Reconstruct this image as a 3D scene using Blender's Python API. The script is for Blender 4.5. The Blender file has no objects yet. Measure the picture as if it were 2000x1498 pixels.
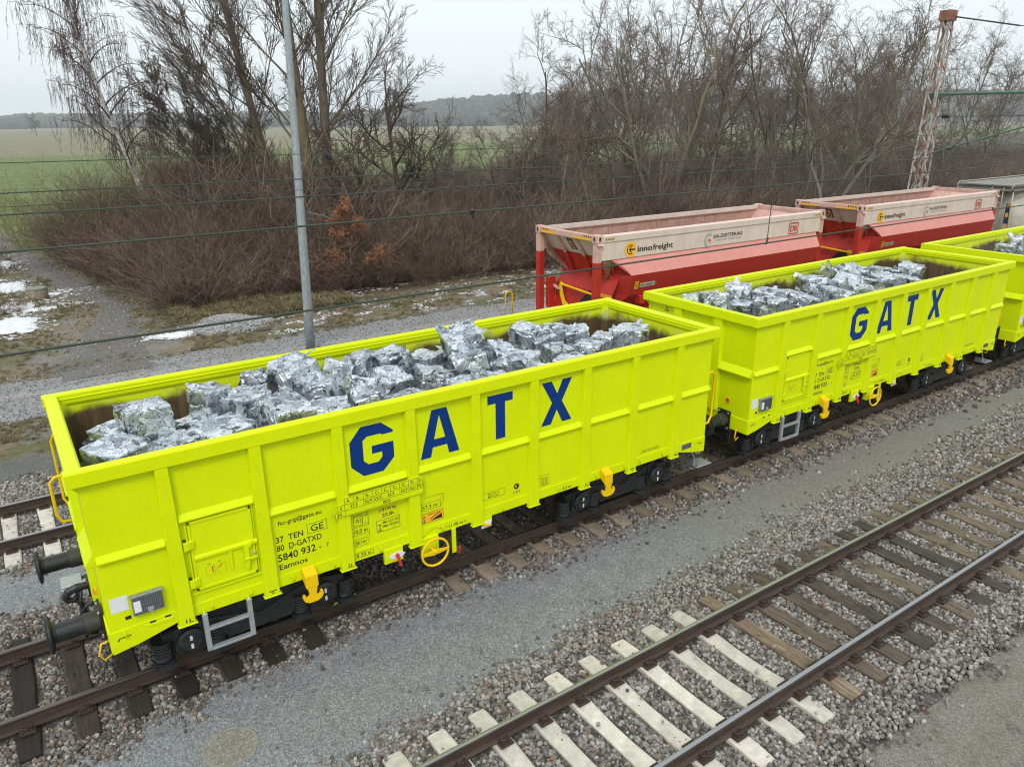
import bpy, bmesh, math, random
import numpy as np
from mathutils import Vector, Matrix, noise as mnoise
R = math.radians
S = bpy.context.scene
COL = S.collection

# ------------------------------------------------------------------ camera
cam_d = bpy.data.cameras.new('camera'); cam = bpy.data.objects.new('camera', cam_d); COL.objects.link(cam)
_yaw, _pitch, _roll, _f = 0.599666, 0.335754, -0.006733, 1466.93
_fw = Vector((math.sin(_yaw)*math.cos(_pitch), math.cos(_yaw)*math.cos(_pitch), -math.sin(_pitch)))
_rt = Vector((math.cos(_yaw), -math.sin(_yaw), 0)); _up = _rt.cross(_fw)
_r2 = math.cos(_roll)*_rt + math.sin(_roll)*_up; _u2 = -math.sin(_roll)*_rt + math.cos(_roll)*_up
M4 = Matrix.Identity(4)
for i in range(3):
    M4[i][0] = _r2[i]; M4[i][1] = _u2[i]; M4[i][2] = -_fw[i]
M4[0][3], M4[1][3], M4[2][3] = -5.26775, -10.11646, 6.73976
cam.matrix_world = M4
cam_d.sensor_width = 36; cam_d.sensor_fit = 'HORIZONTAL'; cam_d.lens = _f/2000*36
cam_d.clip_start = 0.1; cam_d.clip_end = 9000
S.camera = cam

# ------------------------------------------------------------------ overcast daylight
SUN_EL, SUN_AZ = R(50), R(218)          # azimuth of the sun measured from +y clockwise
W = bpy.data.worlds.new('World'); S.world = W; W.use_nodes = True
nt = W.node_tree; nt.nodes.clear()
wo = nt.nodes.new('ShaderNodeOutputWorld'); bg = nt.nodes.new('ShaderNodeBackground')
sky = nt.nodes.new('ShaderNodeTexSky'); sky.sky_type = 'NISHITA'; sky.sun_disc = False
sky.sun_elevation = SUN_EL; sky.sun_rotation = SUN_AZ; sky.air_density = 1.5; sky.dust_density = 4.0
mx = nt.nodes.new('ShaderNodeMix'); mx.data_type = 'RGBA'; mx.inputs['Factor'].default_value = 0.86
mx.inputs[7].default_value = (10.3, 11.0, 11.5, 1)        # the even grey-white cloud cover
nt.links.new(sky.outputs[0], mx.inputs[6]); nt.links.new(mx.outputs[2], bg.inputs[0])
bg.inputs[1].default_value = 0.09
nt.links.new(bg.outputs[0], wo.inputs[0])
sun_d = bpy.data.lights.new('sun', 'SUN'); sun_d.energy = 1.5; sun_d.angle = R(18); sun_d.color = (1, 0.97, 0.93)
sun = bpy.data.objects.new('sun', sun_d); COL.objects.link(sun)
_sd = Vector((math.sin(SUN_AZ)*math.cos(SUN_EL), math.cos(SUN_AZ)*math.cos(SUN_EL), math.sin(SUN_EL)))
sun.rotation_euler = _sd.to_track_quat('Z', 'Y').to_euler()
vs = S.view_settings; vs.view_transform = 'Standard'; vs.look = 'None'; vs.exposure = 0.22; vs.gamma = 1
vs.use_curve_mapping = False
S.cycles.max_bounces = 6; S.cycles.diffuse_bounces = 3; S.cycles.glossy_bounces = 3
S.cycles.volume_bounces = 3; S.cycles.use_denoising = True; S.cycles.filter_width = 1.15

# ------------------------------------------------------------------ materials
def _ramp(t, fac, stops):
    r = t.nodes.new('ShaderNodeValToRGB'); e = r.color_ramp.elements
    while len(e) > 1: e.remove(e[-1])
    for i, (p, c) in enumerate(stops):
        el = e[0] if i == 0 else e.new(p)
        el.position = p; el.color = (*c, 1)
    t.links.new(fac, r.inputs[0]); return r.outputs[0]
def _noise(t, vec, scale, detail=4, rough=.6, dist=0, sc=None):
    if sc:
        m = t.nodes.new('ShaderNodeMapping'); m.inputs['Scale'].default_value = sc
        t.links.new(vec, m.inputs[0]); vec = m.outputs[0]
    n = t.nodes.new('ShaderNodeTexNoise'); n.inputs['Scale'].default_value = scale; n.inputs['Detail'].default_value = detail
    n.inputs['Roughness'].default_value = rough; n.inputs['Distortion'].default_value = dist
    t.links.new(vec, n.inputs['Vector']); return n.outputs['Fac']
def _voro(t, vec, scale, feat='F1', out='Color', rnd=1):
    n = t.nodes.new('ShaderNodeTexVoronoi'); n.inputs['Scale'].default_value = scale; n.feature = feat
    n.inputs['Randomness'].default_value = rnd
    t.links.new(vec, n.inputs['Vector']); return n.outputs[out]
def _mix(t, fac, a, b, mode='MIX'):
    m = t.nodes.new('ShaderNodeMix'); m.data_type = 'RGBA'; m.blend_type = mode
    for s, v in ((0, fac), (6, a), (7, b)):
        if isinstance(v, (int, float)): m.inputs[s].default_value = v
        elif isinstance(v, tuple): m.inputs[s].default_value = (*v, 1)
        else: t.links.new(v, m.inputs[s])
    return m.outputs[2]
def _math(t, op, a, b=0., clamp=False):
    m = t.nodes.new('ShaderNodeMath'); m.operation = op; m.use_clamp = clamp
    for s, v in ((0, a), (1, b)):
        if isinstance(v, (int, float)): m.inputs[s].default_value = v
        else: t.links.new(v, m.inputs[s])
    return m.outputs[0]
def _smooth(t, v, a, b):
    m = t.nodes.new('ShaderNodeMapRange'); m.interpolation_type = 'SMOOTHSTEP'
    t.links.new(v, m.inputs[0]); m.inputs[1].default_value = a; m.inputs[2].default_value = b
    return m.outputs[0]
def newmat(name):
    m = bpy.data.materials.new(name); m.use_nodes = True; t = m.node_tree
    b = t.nodes['Principled BSDF']; return m, t, b
def _bump(t, b, h, strength, dist=.01):
    n = t.nodes.new('ShaderNodeBump'); n.inputs['Strength'].default_value = strength; n.inputs['Distance'].default_value = dist
    t.links.new(h, n.inputs['Height']); t.links.new(n.outputs[0], b.inputs['Normal'])
def coords(t, kind='Object'):
    return t.nodes.new('ShaderNodeTexCoord').outputs[kind]
def pos(t): return t.nodes.new('ShaderNodeNewGeometry').outputs['Position']
def rnd(t): return t.nodes.new('ShaderNodeObjectInfo').outputs['Random']
def mat(name, c, rough=.5, metal=0., var=.12, scale=6, bump=0., bscale=None, bdist=.01, sc=None, world=False, perobj=0., spec=.5, detail=5):
    """one colour with cloudy variation, optional relief, optional change from piece to piece"""
    m, t, b = newmat(name); v = pos(t) if world else coords(t)
    n = _noise(t, v, scale, detail, .65, 0, sc)
    lo = tuple(x*(1-var) for x in c); hi = tuple(min(1, x*(1+var)) for x in c)
    col = _ramp(t, n, [(.3, lo), (.7, hi)])
    if perobj:
        col = _mix(t, 1, col, _ramp(t, rnd(t), [(0, (1-perobj,)*3), (1, (1+perobj,)*3)]), 'MULTIPLY')
    t.links.new(col, b.inputs['Base Color'])
    b.inputs['Roughness'].default_value = rough; b.inputs['Metallic'].default_value = metal
    b.inputs['Specular IOR Level'].default_value = spec
    if bump: _bump(t, b, _noise(t, v, bscale or scale*4, 4, .6, 0, sc), bump, bdist)
    return m

LIME = (.668, .790, .0005)
YEL = (.86, .56, .004)
def paint(name, c, rough=.38):
    m, t, b = newmat(name); v = coords(t)
    n = _noise(t, v, 1.3, 6, .7); f = _noise(t, v, 28, 3, .6, 0, (1, 1, .15))
    col = _ramp(t, n, [(.25, tuple(x*.93 for x in c)), (.6, c), (.85, tuple(min(1, x*1.04+.002) for x in c))])
    dirt = _math(t, 'MULTIPLY', _smooth(t, f, .56, .8), _math(t, 'MULTIPLY', n, .30))
    col = _mix(t, dirt, col, (.25, .24, .06))
    t.links.new(col, b.inputs['Base Color'])
    t.links.new(_ramp(t, n, [(.3, (rough-.08,)*3), (.7, (rough+.1,)*3)]), b.inputs['Roughness'])
    b.inputs['Specular IOR Level'].default_value = .16
    _bump(t, b, _math(t, 'ADD', _noise(t, v, 2.6, 2, .5), _math(t, 'MULTIPLY', _noise(t, v, 9, 2, .5), .12)), .35, .03)
    return m
m_lime = paint('lime_paint', LIME)
m_yellow = paint('yellow_paint', YEL, .42)
def rusty_inside():
    """lime paint whose lower part has been scraped down to brown rust"""
    m, t, b = newmat('scraped_inside'); v = coords(t)
    sx = t.nodes.new('ShaderNodeSeparateXYZ'); t.links.new(v, sx.inputs[0])
    n = _noise(t, v, 1.1, 6, .6, .4); n2 = _noise(t, v, 4, 6, .7, .3, (1, 1, .5)); n3 = _noise(t, v, 9, 5, .7, 0, (1, 1, .12))
    z = _math(t, 'ADD', sx.outputs[2], _math(t, 'MULTIPLY', _math(t, 'SUBTRACT', n, .5), .75))
    z = _math(t, 'ADD', z, _math(t, 'MULTIPLY', _math(t, 'SUBTRACT', n2, .5), .16))
    rust = _ramp(t, n3, [(.25, (.045, .028, .012)), (.5, (.095, .058, .024)), (.75, (.15, .105, .055))])
    f = _math(t, 'SUBTRACT', 1., _smooth(t, z, 2.83, 3.03))
    haze = _math(t, 'MULTIPLY', _smooth(t, z, 3.14, 2.98), _math(t, 'MULTIPLY', _smooth(t, n2, .5, .68), .8))
    col = _mix(t, haze, LIME, (.50, .50, .30))
    col = _mix(t, f, col, rust)
    t.links.new(col, b.inputs['Base Color']); b.inputs['Roughness'].default_value = .55
    _bump(t, b, n3, .15, .01)
    return m
m_inside = rusty_inside()
m_blue = mat('blue_lettering', (.0012, .034, .19), .5, var=.05, spec=.2)
m_black = mat('black_lettering', (.012, .012, .012), .5, var=.05)
m_white = mat('white_print', (.75, .76, .76), .45, var=.05)
m_redp = mat('red_handle', (.62, .02, .03), .4)
m_orange = mat('orange_sticker', (.86, .45, .012), .5, var=.04)
m_dark = mat('dark_running_gear', (.020, .021, .022), .5, var=.5, scale=12, bump=.2)
m_buffer = mat('buffer_black', (.016, .018, .020), .36, var=.35, scale=7, bump=.06)
m_bufold = mat('buffer_housing', (.034, .034, .030), .5, var=.3, scale=9, bump=.1)
m_wheel = mat('rusty_wheel', (.055, .032, .022), .55, var=.4, scale=8)
m_galv = mat('galvanised_steel', (.46, .49, .51), .42, .55, .16, 18, bump=.05)
m_grate = mat('grey_box_steel', (.30, .32, .35), .42, .5, .2, 20)
m_grate_d = mat('grey_box_recess', (.10, .11, .125), .5, .3, .2, 20)

def scrap_metal():
    """compacted bright sheet: folded plates, their glints and crease shade put into the colour"""
    m, t, b = newmat('crushed_sheet_metal'); v0 = coords(t)
    off = t.nodes.new('ShaderNodeVectorMath'); off.operation = 'ADD'
    cx = t.nodes.new('ShaderNodeCombineXYZ'); rr = _math(t, 'MULTIPLY', rnd(t), 37.)
    t.links.new(rr, cx.inputs[0]); t.links.new(rr, cx.inputs[2])
    t.links.new(v0, off.inputs[0]); t.links.new(cx.outputs[0], off.inputs[1]); v = off.outputs[0]
    w = t.nodes.new('ShaderNodeTexNoise'); w.inputs['Scale'].default_value = 2.4; w.inputs['Detail'].default_value = 3
    t.links.new(v, w.inputs['Vector'])
    vm = t.nodes.new('ShaderNodeVectorMath'); vm.operation = 'MULTIPLY_ADD'
    t.links.new(w.outputs['Color'], vm.inputs[0]); vm.inputs[1].default_value = (.75, .75, .75); t.links.new(v, vm.inputs[2])
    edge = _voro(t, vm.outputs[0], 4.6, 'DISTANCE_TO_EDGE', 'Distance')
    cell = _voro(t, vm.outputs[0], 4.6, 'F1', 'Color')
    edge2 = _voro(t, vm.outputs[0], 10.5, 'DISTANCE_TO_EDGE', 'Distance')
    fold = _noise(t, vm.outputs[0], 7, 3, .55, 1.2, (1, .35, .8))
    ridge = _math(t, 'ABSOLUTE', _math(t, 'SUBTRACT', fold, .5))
    glint_tone = _ramp(t, cell, [(.12, (.20, .225, .25)), (.32, (.56, .61, .66)), (.6, (.78, .83, .88)), (1, (.93, .965, .99))])  # bright and dark plates: differing reflections of the sheets painted into the colour
    crease_shade = _math(t, 'MULTIPLY', _smooth(t, edge, .0, .040), _ramp(t, edge2, [(0, (.35,)*3), (.022, (1,)*3)]))
    crease_shade = _math(t, 'MULTIPLY', crease_shade, _ramp(t, ridge, [(0, (.30,)*3), (.016, (1,)*3)]))  # shade in the creases, painted as dark lines in the base colour
    t.links.new(_mix(t, crease_shade, (.030, .036, .042), glint_tone), b.inputs['Base Color'])
    b.inputs['Metallic'].default_value = .80
    t.links.new(_ramp(t, cell, [(0, (.24,)*3), (1, (.42,)*3)]), b.inputs['Roughness'])
    h = _math(t, 'ADD', _math(t, 'MULTIPLY', _smooth(t, edge, 0, .12), .8), _math(t, 'MULTIPLY', fold, 1.0))
    _bump(t, b, h, .22, .014)
    return m
m_scrap = scrap_metal()

def ballast_ground():
    m, t, b = newmat('ballast_fines'); v = pos(t)
    c = _voro(t, v, 26); n = _noise(t, v, 2.2, 5)
    col = _ramp(t, c, [(0, (.030, .026, .023)), (.5, (.075, .068, .062)), (1, (.16, .15, .14))])
    col = _mix(t, _math(t, 'MULTIPLY', _smooth(t, n, .5, .72), .45), col, (.10, .06, .042))
    t.links.new(col, b.inputs['Base Color']); b.inputs['Roughness'].default_value = .9
    _bump(t, b, _voro(t, v, 26, 'F1', 'Distance'), .8, .03); return m
m_ballast = ballast_ground()
def stone_mat(name, a, c, d, e):
    m, t, b = newmat(name); r = rnd(t)
    col = _ramp(t, r, [(0, a), (.35, c), (.75, d), (.955, e), (.965, (.22, .14, .10)), (1, (.24, .15, .105))])
    n = _noise(t, coords(t), 14, 4)
    col = _mix(t, 1, col, _ramp(t, n, [(.3, (.72,)*3), (.7, (1.2,)*3)]), 'MULTIPLY')
    t.links.new(col, b.inputs['Base Color']); b.inputs['Roughness'].default_value = .85; return m
m_stone = stone_mat('ballast_stone', (.085, .076, .066), (.175, .160, .142), (.285, .265, .24), (.43, .41, .38))
m_stone_b = stone_mat('dusty_ballast_stone', (.065, .055, .046), (.135, .117, .10), (.23, .207, .185), (.42, .40, .37))

def grit(name, dark, mid, light, warm, warm_x=None):
    """rolled grit: centimetre grains, damp and sandy areas"""
    m, t, b = newmat(name); v = pos(t)
    c = _voro(t, v, 62); n = _noise(t, v, .55, 6, .65); n2 = _noise(t, v, 60, 2); n3 = _noise(t, v, 3.1, 5, .7)
    col = _ramp(t, c, [(0, dark), (.45, mid), (.85, light), (1, tuple(x*1.7 for x in light))])
    col = _mix(t, 1, col, _ramp(t, n3, [(.3, (.86,)*3), (.7, (1.1,)*3)]), 'MULTIPLY')
    w = _smooth(t, n, .42, .72)
    if warm_x:
        sx = t.nodes.new('ShaderNodeSeparateXYZ'); t.links.new(v, sx.inputs[0])
        w = _math(t, 'MULTIPLY', _math(t, 'ADD', _math(t, 'MULTIPLY', n, .9), .25), _smooth(t, sx.outputs[0], *warm_x), True)
    else: w = _math(t, 'MULTIPLY', w, .6)
    wc = _ramp(t, c, [(0, tuple(x*.6 for x in warm)), (.6, warm), (1, tuple(x*1.5 for x in warm))])
    col = _mix(t, w, col, wc)
    t.links.new(col, b.inputs['Base Color']); b.inputs['Roughness'].default_value = .88
    _bump(t, b, c, .5, .012); return m
m_path = grit('grit_path', (.085, .092, .096), (.185, .195, .20), (.29, .30, .305), (.20, .185, .15), (1.5, 7.))
m_road = grit('gravel_road', (.11, .115, .118), (.215, .22, .225), (.34, .345, .35), (.20, .175, .13))

m_mud = grit('muddy_gravel', (.055, .052, .047), (.125, .12, .112), (.21, .205, .195), (.135, .105, .07))
def yard_ground():
    m, t, b = newmat('yard_soil'); v = pos(t)
    sx = t.nodes.new('ShaderNodeSeparateXYZ'); t.links.new(v, sx.inputs[0]); X, Y = sx.outputs[0], sx.outputs[1]
    c = _voro(t, v, 70); n = _noise(t, v, .8, 7, .68); n2 = _noise(t, v, .35, 5, .6, .5); n3 = _noise(t, v, 9, 5, .7)
    wob = _math(t, 'ADD', Y, _math(t, 'MULTIPLY', _math(t, 'SUBTRACT', n, .5), 2.6))
    # near yard: sandy grit with moss and dark damp patches
    near = _ramp(t, c, [(0, (.085, .08, .068)), (.5, (.175, .165, .14)), (1, (.30, .285, .245))])
    near = _mix(t, _math(t, 'MULTIPLY', _smooth(t, n, .50, .60), .8), near, (.060, .058, .044))
    near = _mix(t, _math(t, 'MULTIPLY', _smooth(t, n2, .52, .66), .35), near, (.10, .098, .05))
    # verge beyond the tracks: dead grass, leaf litter, moss
    dead = _ramp(t, n3, [(.25, (.085, .062, .036)), (.5, (.165, .13, .075)), (.75, (.26, .215, .135))])
    moss = _ramp(t, n3, [(.3, (.055, .06, .02)), (.7, (.135, .135, .05))])
    verge = _mix(t, _smooth(t, n2, .45, .62), dead, moss)
    gravel = _ramp(t, c, [(0, (.09, .09, .088)), (.5, (.18, .178, .17)), (1, (.31, .305, .30))])
    verge = _mix(t, _math(t, 'MULTIPLY', _smooth(t, n, .47, .6), .75), verge, gravel)
    litter = _ramp(t, n3, [(.25, (.028, .019, .013)), (.55, (.070, .048, .033)), (.8, (.12, .09, .06))])
    col = _mix(t, _smooth(t, wob, -1., 1.), near, verge)
    col = _mix(t, _math(t, 'MULTIPLY', _smooth(t, wob, 19.0, 21.0), _smooth(t, _math(t, 'ADD', X, _math(t, 'MULTIPLY', wob, .03)), -1.2, 2.2)), col, litter)
    # fields far out: strips of winter green and stubble
    fy = _math(t, 'ADD', Y, _math(t, 'MULTIPLY', X, -.12))
    fn = _noise(t, v, .02, 5, .6, 0, (1, 3, 1)); fg = _noise(t, v, .25, 5, .6)
    green = _ramp(t, fg, [(.3, (.075, .105, .020)), (.7, (.15, .185, .05))])
    stub = _ramp(t, fg, [(.3, (.13, .12, .06)), (.7, (.23, .21, .115))])
    fld = _mix(t, _smooth(t, _math(t, 'ADD', fy, _math(t, 'MULTIPLY', fn, 90.)), 235., 262.), green, stub)
    col = _mix(t, _smooth(t, _math(t, 'ADD', wob, _math(t, 'MULTIPLY', X, -.30)), 41., 47.), col, fld)
    t.links.new(col, b.inputs['Base Color']); b.inputs['Roughness'].default_value = .95
    _bump(t, b, n3, .5, .03); return m
m_yard = yard_ground()
m_snow = mat('old_snow', (.72, .74, .76), .7, var=.2, scale=7, bump=.8, bscale=14, bdist=.03)
m_concrete = mat('pale_concrete', (.55, .515, .44), .8, var=.2, scale=7, bump=.35, bscale=26, bdist=.008, perobj=.12)
m_concrete_d = mat('dusty_concrete', (.215, .17, .12), .85, var=.35, scale=6, bump=.35, bscale=26, bdist=.008, perobj=.2)
def wood(name, a, b_, c):
    m, t, b = newmat(name); v = coords(t); r = rnd(t)
    ad = t.nodes.new('ShaderNodeVectorMath'); ad.operation = 'ADD'; cb = t.nodes.new('ShaderNodeCombineXYZ')
    t.links.new(_math(t, 'MULTIPLY', r, 91.), cb.inputs[0]); t.links.new(v, ad.inputs[0]); t.links.new(cb.outputs[0], ad.inputs[1])
    n = _noise(t, ad.outputs[0], 30, 6, .7, .6, (1, .07, 1)); n2 = _noise(t, ad.outputs[0], 3, 4, .6)
    col = _ramp(t, n, [(.3, a), (.5, b_), (.75, c)])
    col = _mix(t, 1, col, _ramp(t, r, [(0, (.26, .27, .30)), (.18, (.50, .50, .50)), (.3, (.85, .82, .78)), (.7, (1, .98, .9)), (1, (1.35, 1.28, 1.15))]), 'MULTIPLY')
    col = _mix(t, _math(t, 'MULTIPLY', _smooth(t, n2, .55, .7), .5), col, (.02, .018, .016))
    t.links.new(col, b.inputs['Base Color']); b.inputs['Roughness'].default_value = .8
    _bump(t, b, n, .9, .012); return m
m_wood_d = wood('tarred_timber', (.012, .009, .007), (.032, .024, .018), (.062, .048, .037))
m_wood = wood('weathered_timber', (.045, .034, .025), (.145, .112, .080), (.27, .225, .17))
m_rail = mat('rail_rust', (.075, .052, .040), .6, .3, .35, 5, bump=.1, sc=(.4, 6, 6))
def railtop(name, c, r):
    return mat(name, c, r, .85, .15, 10, sc=(.15, 20, 1))
m_railtop = railtop('rail_head_worn', (.36, .37, .385), .28)
m_railtop_d = railtop('rail_head_brown', (.17, .145, .125), .35)
m_clip = mat('fastening_rust', (.055, .035, .026), .75, .2, .4, 20)

# wagons of the other train
m_cred = mat('container_red', (.43, .020, .010), .5, var=.22, scale=4, bump=.05)
def dusty_red():
    m, t, b = newmat('container_red_dusty'); v = coords(t)
    g = t.nodes.new('ShaderNodeNewGeometry').outputs['Normal']; sx = t.nodes.new('ShaderNodeSeparateXYZ'); t.links.new(g, sx.inputs[0])
    n = _noise(t, v, 3, 6, .7)
    f = _math(t, 'MULTIPLY', _smooth(t, sx.outputs[2], .05, .45), _math(t, 'ADD', _math(t, 'MULTIPLY', n, .35), .50))
    col = _mix(t, f, (.40, .018, .014), (.72, .36, .31))
    t.links.new(col, b.inputs['Base Color']); b.inputs['Roughness'].default_value = .6; return m
m_cdust = dusty_red()
def container_pale():
    m, t, b = newmat('container_beige'); v = coords(t)
    g = t.nodes.new('ShaderNodeNewGeometry').outputs['Normal']; sx = t.nodes.new('ShaderNodeSeparateXYZ'); t.links.new(g, sx.inputs[0])
    n = _noise(t, v, 2.5, 6, .7, 0, (1, 1, .4)); st = _noise(t, v, 20, 4, .6, 0, (1, 1, .06))
    col = _ramp(t, n, [(.3, (.56, .465, .40)), (.7, (.68, .58, .505))])
    col = _mix(t, _math(t, 'MULTIPLY', _smooth(t, st, .55, .75), .35), col, (.40, .25, .17))
    col = _mix(t, _math(t, 'MULTIPLY', _smooth(t, sx.outputs[2], .2, .8), .8), col, (.72, .53, .48))
    t.links.new(col, b.inputs['Base Color']); b.inputs['Roughness'].default_value = .6; return m
m_cpale = container_pale()
m_cpink = mat('container_pink_dust', (.58, .36, .30), .65, var=.2, scale=5)
m_cpin = mat('container_inside', (.40, .24, .19), .75, var=.3, scale=4)
m_beige = mat('tank_beige', (.40, .37, .30), .55, var=.2, scale=2.5, bump=.05)
m_beige_d = mat('tank_grime', (.21, .205, .17), .6, var=.3, scale=5)
m_mast = mat('mast_rusty', (.40, .30, .25), .7, .1, .4, 7, bump=.1, sc=(3, 3, 1))
def mast_mat():
    m, t, b = newmat('mast_flaking_paint'); v = coords(t); n = _noise(t, v, 3.2, 6, .7, 0, (3, 3, .8))
    col = _ramp(t, n, [(.38, (.30, .11, .07)), (.47, (.34, .23, .18)), (.53, (.42, .44, .40)), (.7, (.50, .53, .50))])
    t.links.new(col, b.inputs['Base Color']); b.inputs['Roughness'].default_value = .7; return m
m_mast = mast_mat()
m_mastgreen = mat('arm_green', (.10, .17, .12), .5, .1, .2, 6)
m_wire = mat('wire_patina', (.048, .066, .048), .55, .3, .25, 2)
m_insul = mat('insulator_black', (.015, .014, .014), .3)
m_pole = mat('galvanised_pole', (.34, .38, .40), .5, .35, .26, 16, bump=.05, sc=(1, 1, .4))

def bark(name, lo, hi, lich=None, sc=(1, 1, .25)):
    m, t, b = newmat(name); v = coords(t); n = _noise(t, v, 9, 5, .7, 0, sc); n2 = _noise(t, v, .7, 4, .6)
    col = _ramp(t, n, [(.3, lo), (.7, hi)])
    if lich: col = _mix(t, _math(t, 'MULTIPLY', _smooth(t, n2, .42, .6), .75), col, lich)
    t.links.new(col, b.inputs['Base Color']); b.inputs['Roughness'].default_value = .9; return m
m_bark = bark('bark_grey', (.085, .070, .055), (.20, .175, .14), (.19, .16, .060))
m_bark_pale = bark('bark_pale', (.12, .105, .085), (.27, .25, .215), (.17, .15, .08))
m_bark_dark = bark('bark_dark', (.040, .030, .023), (.105, .082, .062), (.11, .09, .045))
m_bark_big = bark('bark_poplar', (.075, .056, .040), (.18, .145, .105), (.17, .14, .06))
m_twig = mat('twig_brown', (.135, .098, .076), .9, var=.35, scale=1)
m_twig_grey = mat('twig_grey', (.155, .125, .098), .9, var=.35, scale=1)
m_twig_dark = mat('twig_dark', (.090, .066, .048), .9, var=.35, scale=1)
m_twig_plum = mat('twig_plum', (.085, .050, .048), .9, var=.35, scale=1)
def birch_bark():
    m, t, b = newmat('birch_bark'); v = coords(t)
    n = _noise(t, v, 5, 5, .7, 0, (.5, .5, 2.5)); col = _ramp(t, n, [(.36, (.03, .026, .024)), (.43, (.58, .56, .53)), (.7, (.80, .78, .74))])
    t.links.new(col, b.inputs['Base Color']); b.inputs['Roughness'].default_value = .8; return m
m_birch = birch_bark()
def shrub_mat(name, stops):
    m, t, b = newmat(name); n = _noise(t, coords(t), 1.5, 3)
    col = _mix(t, 1, _ramp(t, rnd(t), stops), _ramp(t, n, [(.3, (.65,)*3), (.7, (1.35,)*3)]), 'MULTIPLY')
    t.links.new(col, b.inputs['Base Color']); b.inputs['Roughness'].default_value = .9; return m
m_brush = shrub_mat('brushwood', [(0, (.075, .036, .032)), (.25, (.135, .062, .055)), (.5, (.185, .098, .078)), (.68, (.13, .088, .062)), (.84, (.165, .13, .070)), (1, (.32, .24, .18))])
m_brush_wood = shrub_mat('wood_undergrowth', [(0, (.085, .060, .046)), (.5, (.125, .095, .073)), (1, (.21, .17, .135))])
m_brush_scrub = shrub_mat('scrub', [(0, (.070, .042, .036)), (.3, (.125, .075, .060)), (.55, (.16, .112, .085)), (.75, (.13, .112, .058)), (1, (.25, .19, .15))])
m_brush_red = mat('brush_red', (.155, .070, .062), .9, var=.4, scale=1.2)
m_brush_olive = mat('brush_olive', (.145, .125, .062), .9, var=.4, scale=1.2)
m_brush_green = mat('brush_green', (.175, .17, .055), .9, var=.4, scale=1.2)
m_brush_brown = mat('brush_brown', (.13, .092, .066), .9, var=.4, scale=1.2)
m_oakleaf = mat('withered_oak_leaf', (.22, .085, .034), .8, var=.45, scale=4)
m_grass = shrub_mat('dry_grass', [(0, (.11, .095, .035)), (.4, (.20, .155, .075)), (.75, (.28, .22, .125)), (1, (.10, .115, .035))])
m_leaf = shrub_mat('fallen_leaf', [(0, (.10, .042, .022)), (.5, (.19, .085, .045)), (1, (.30, .17, .10))])
m_forest = mat('far_forest', (.060, .058, .050), .95, var=.4, scale=.02, world=True, perobj=.35)

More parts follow.
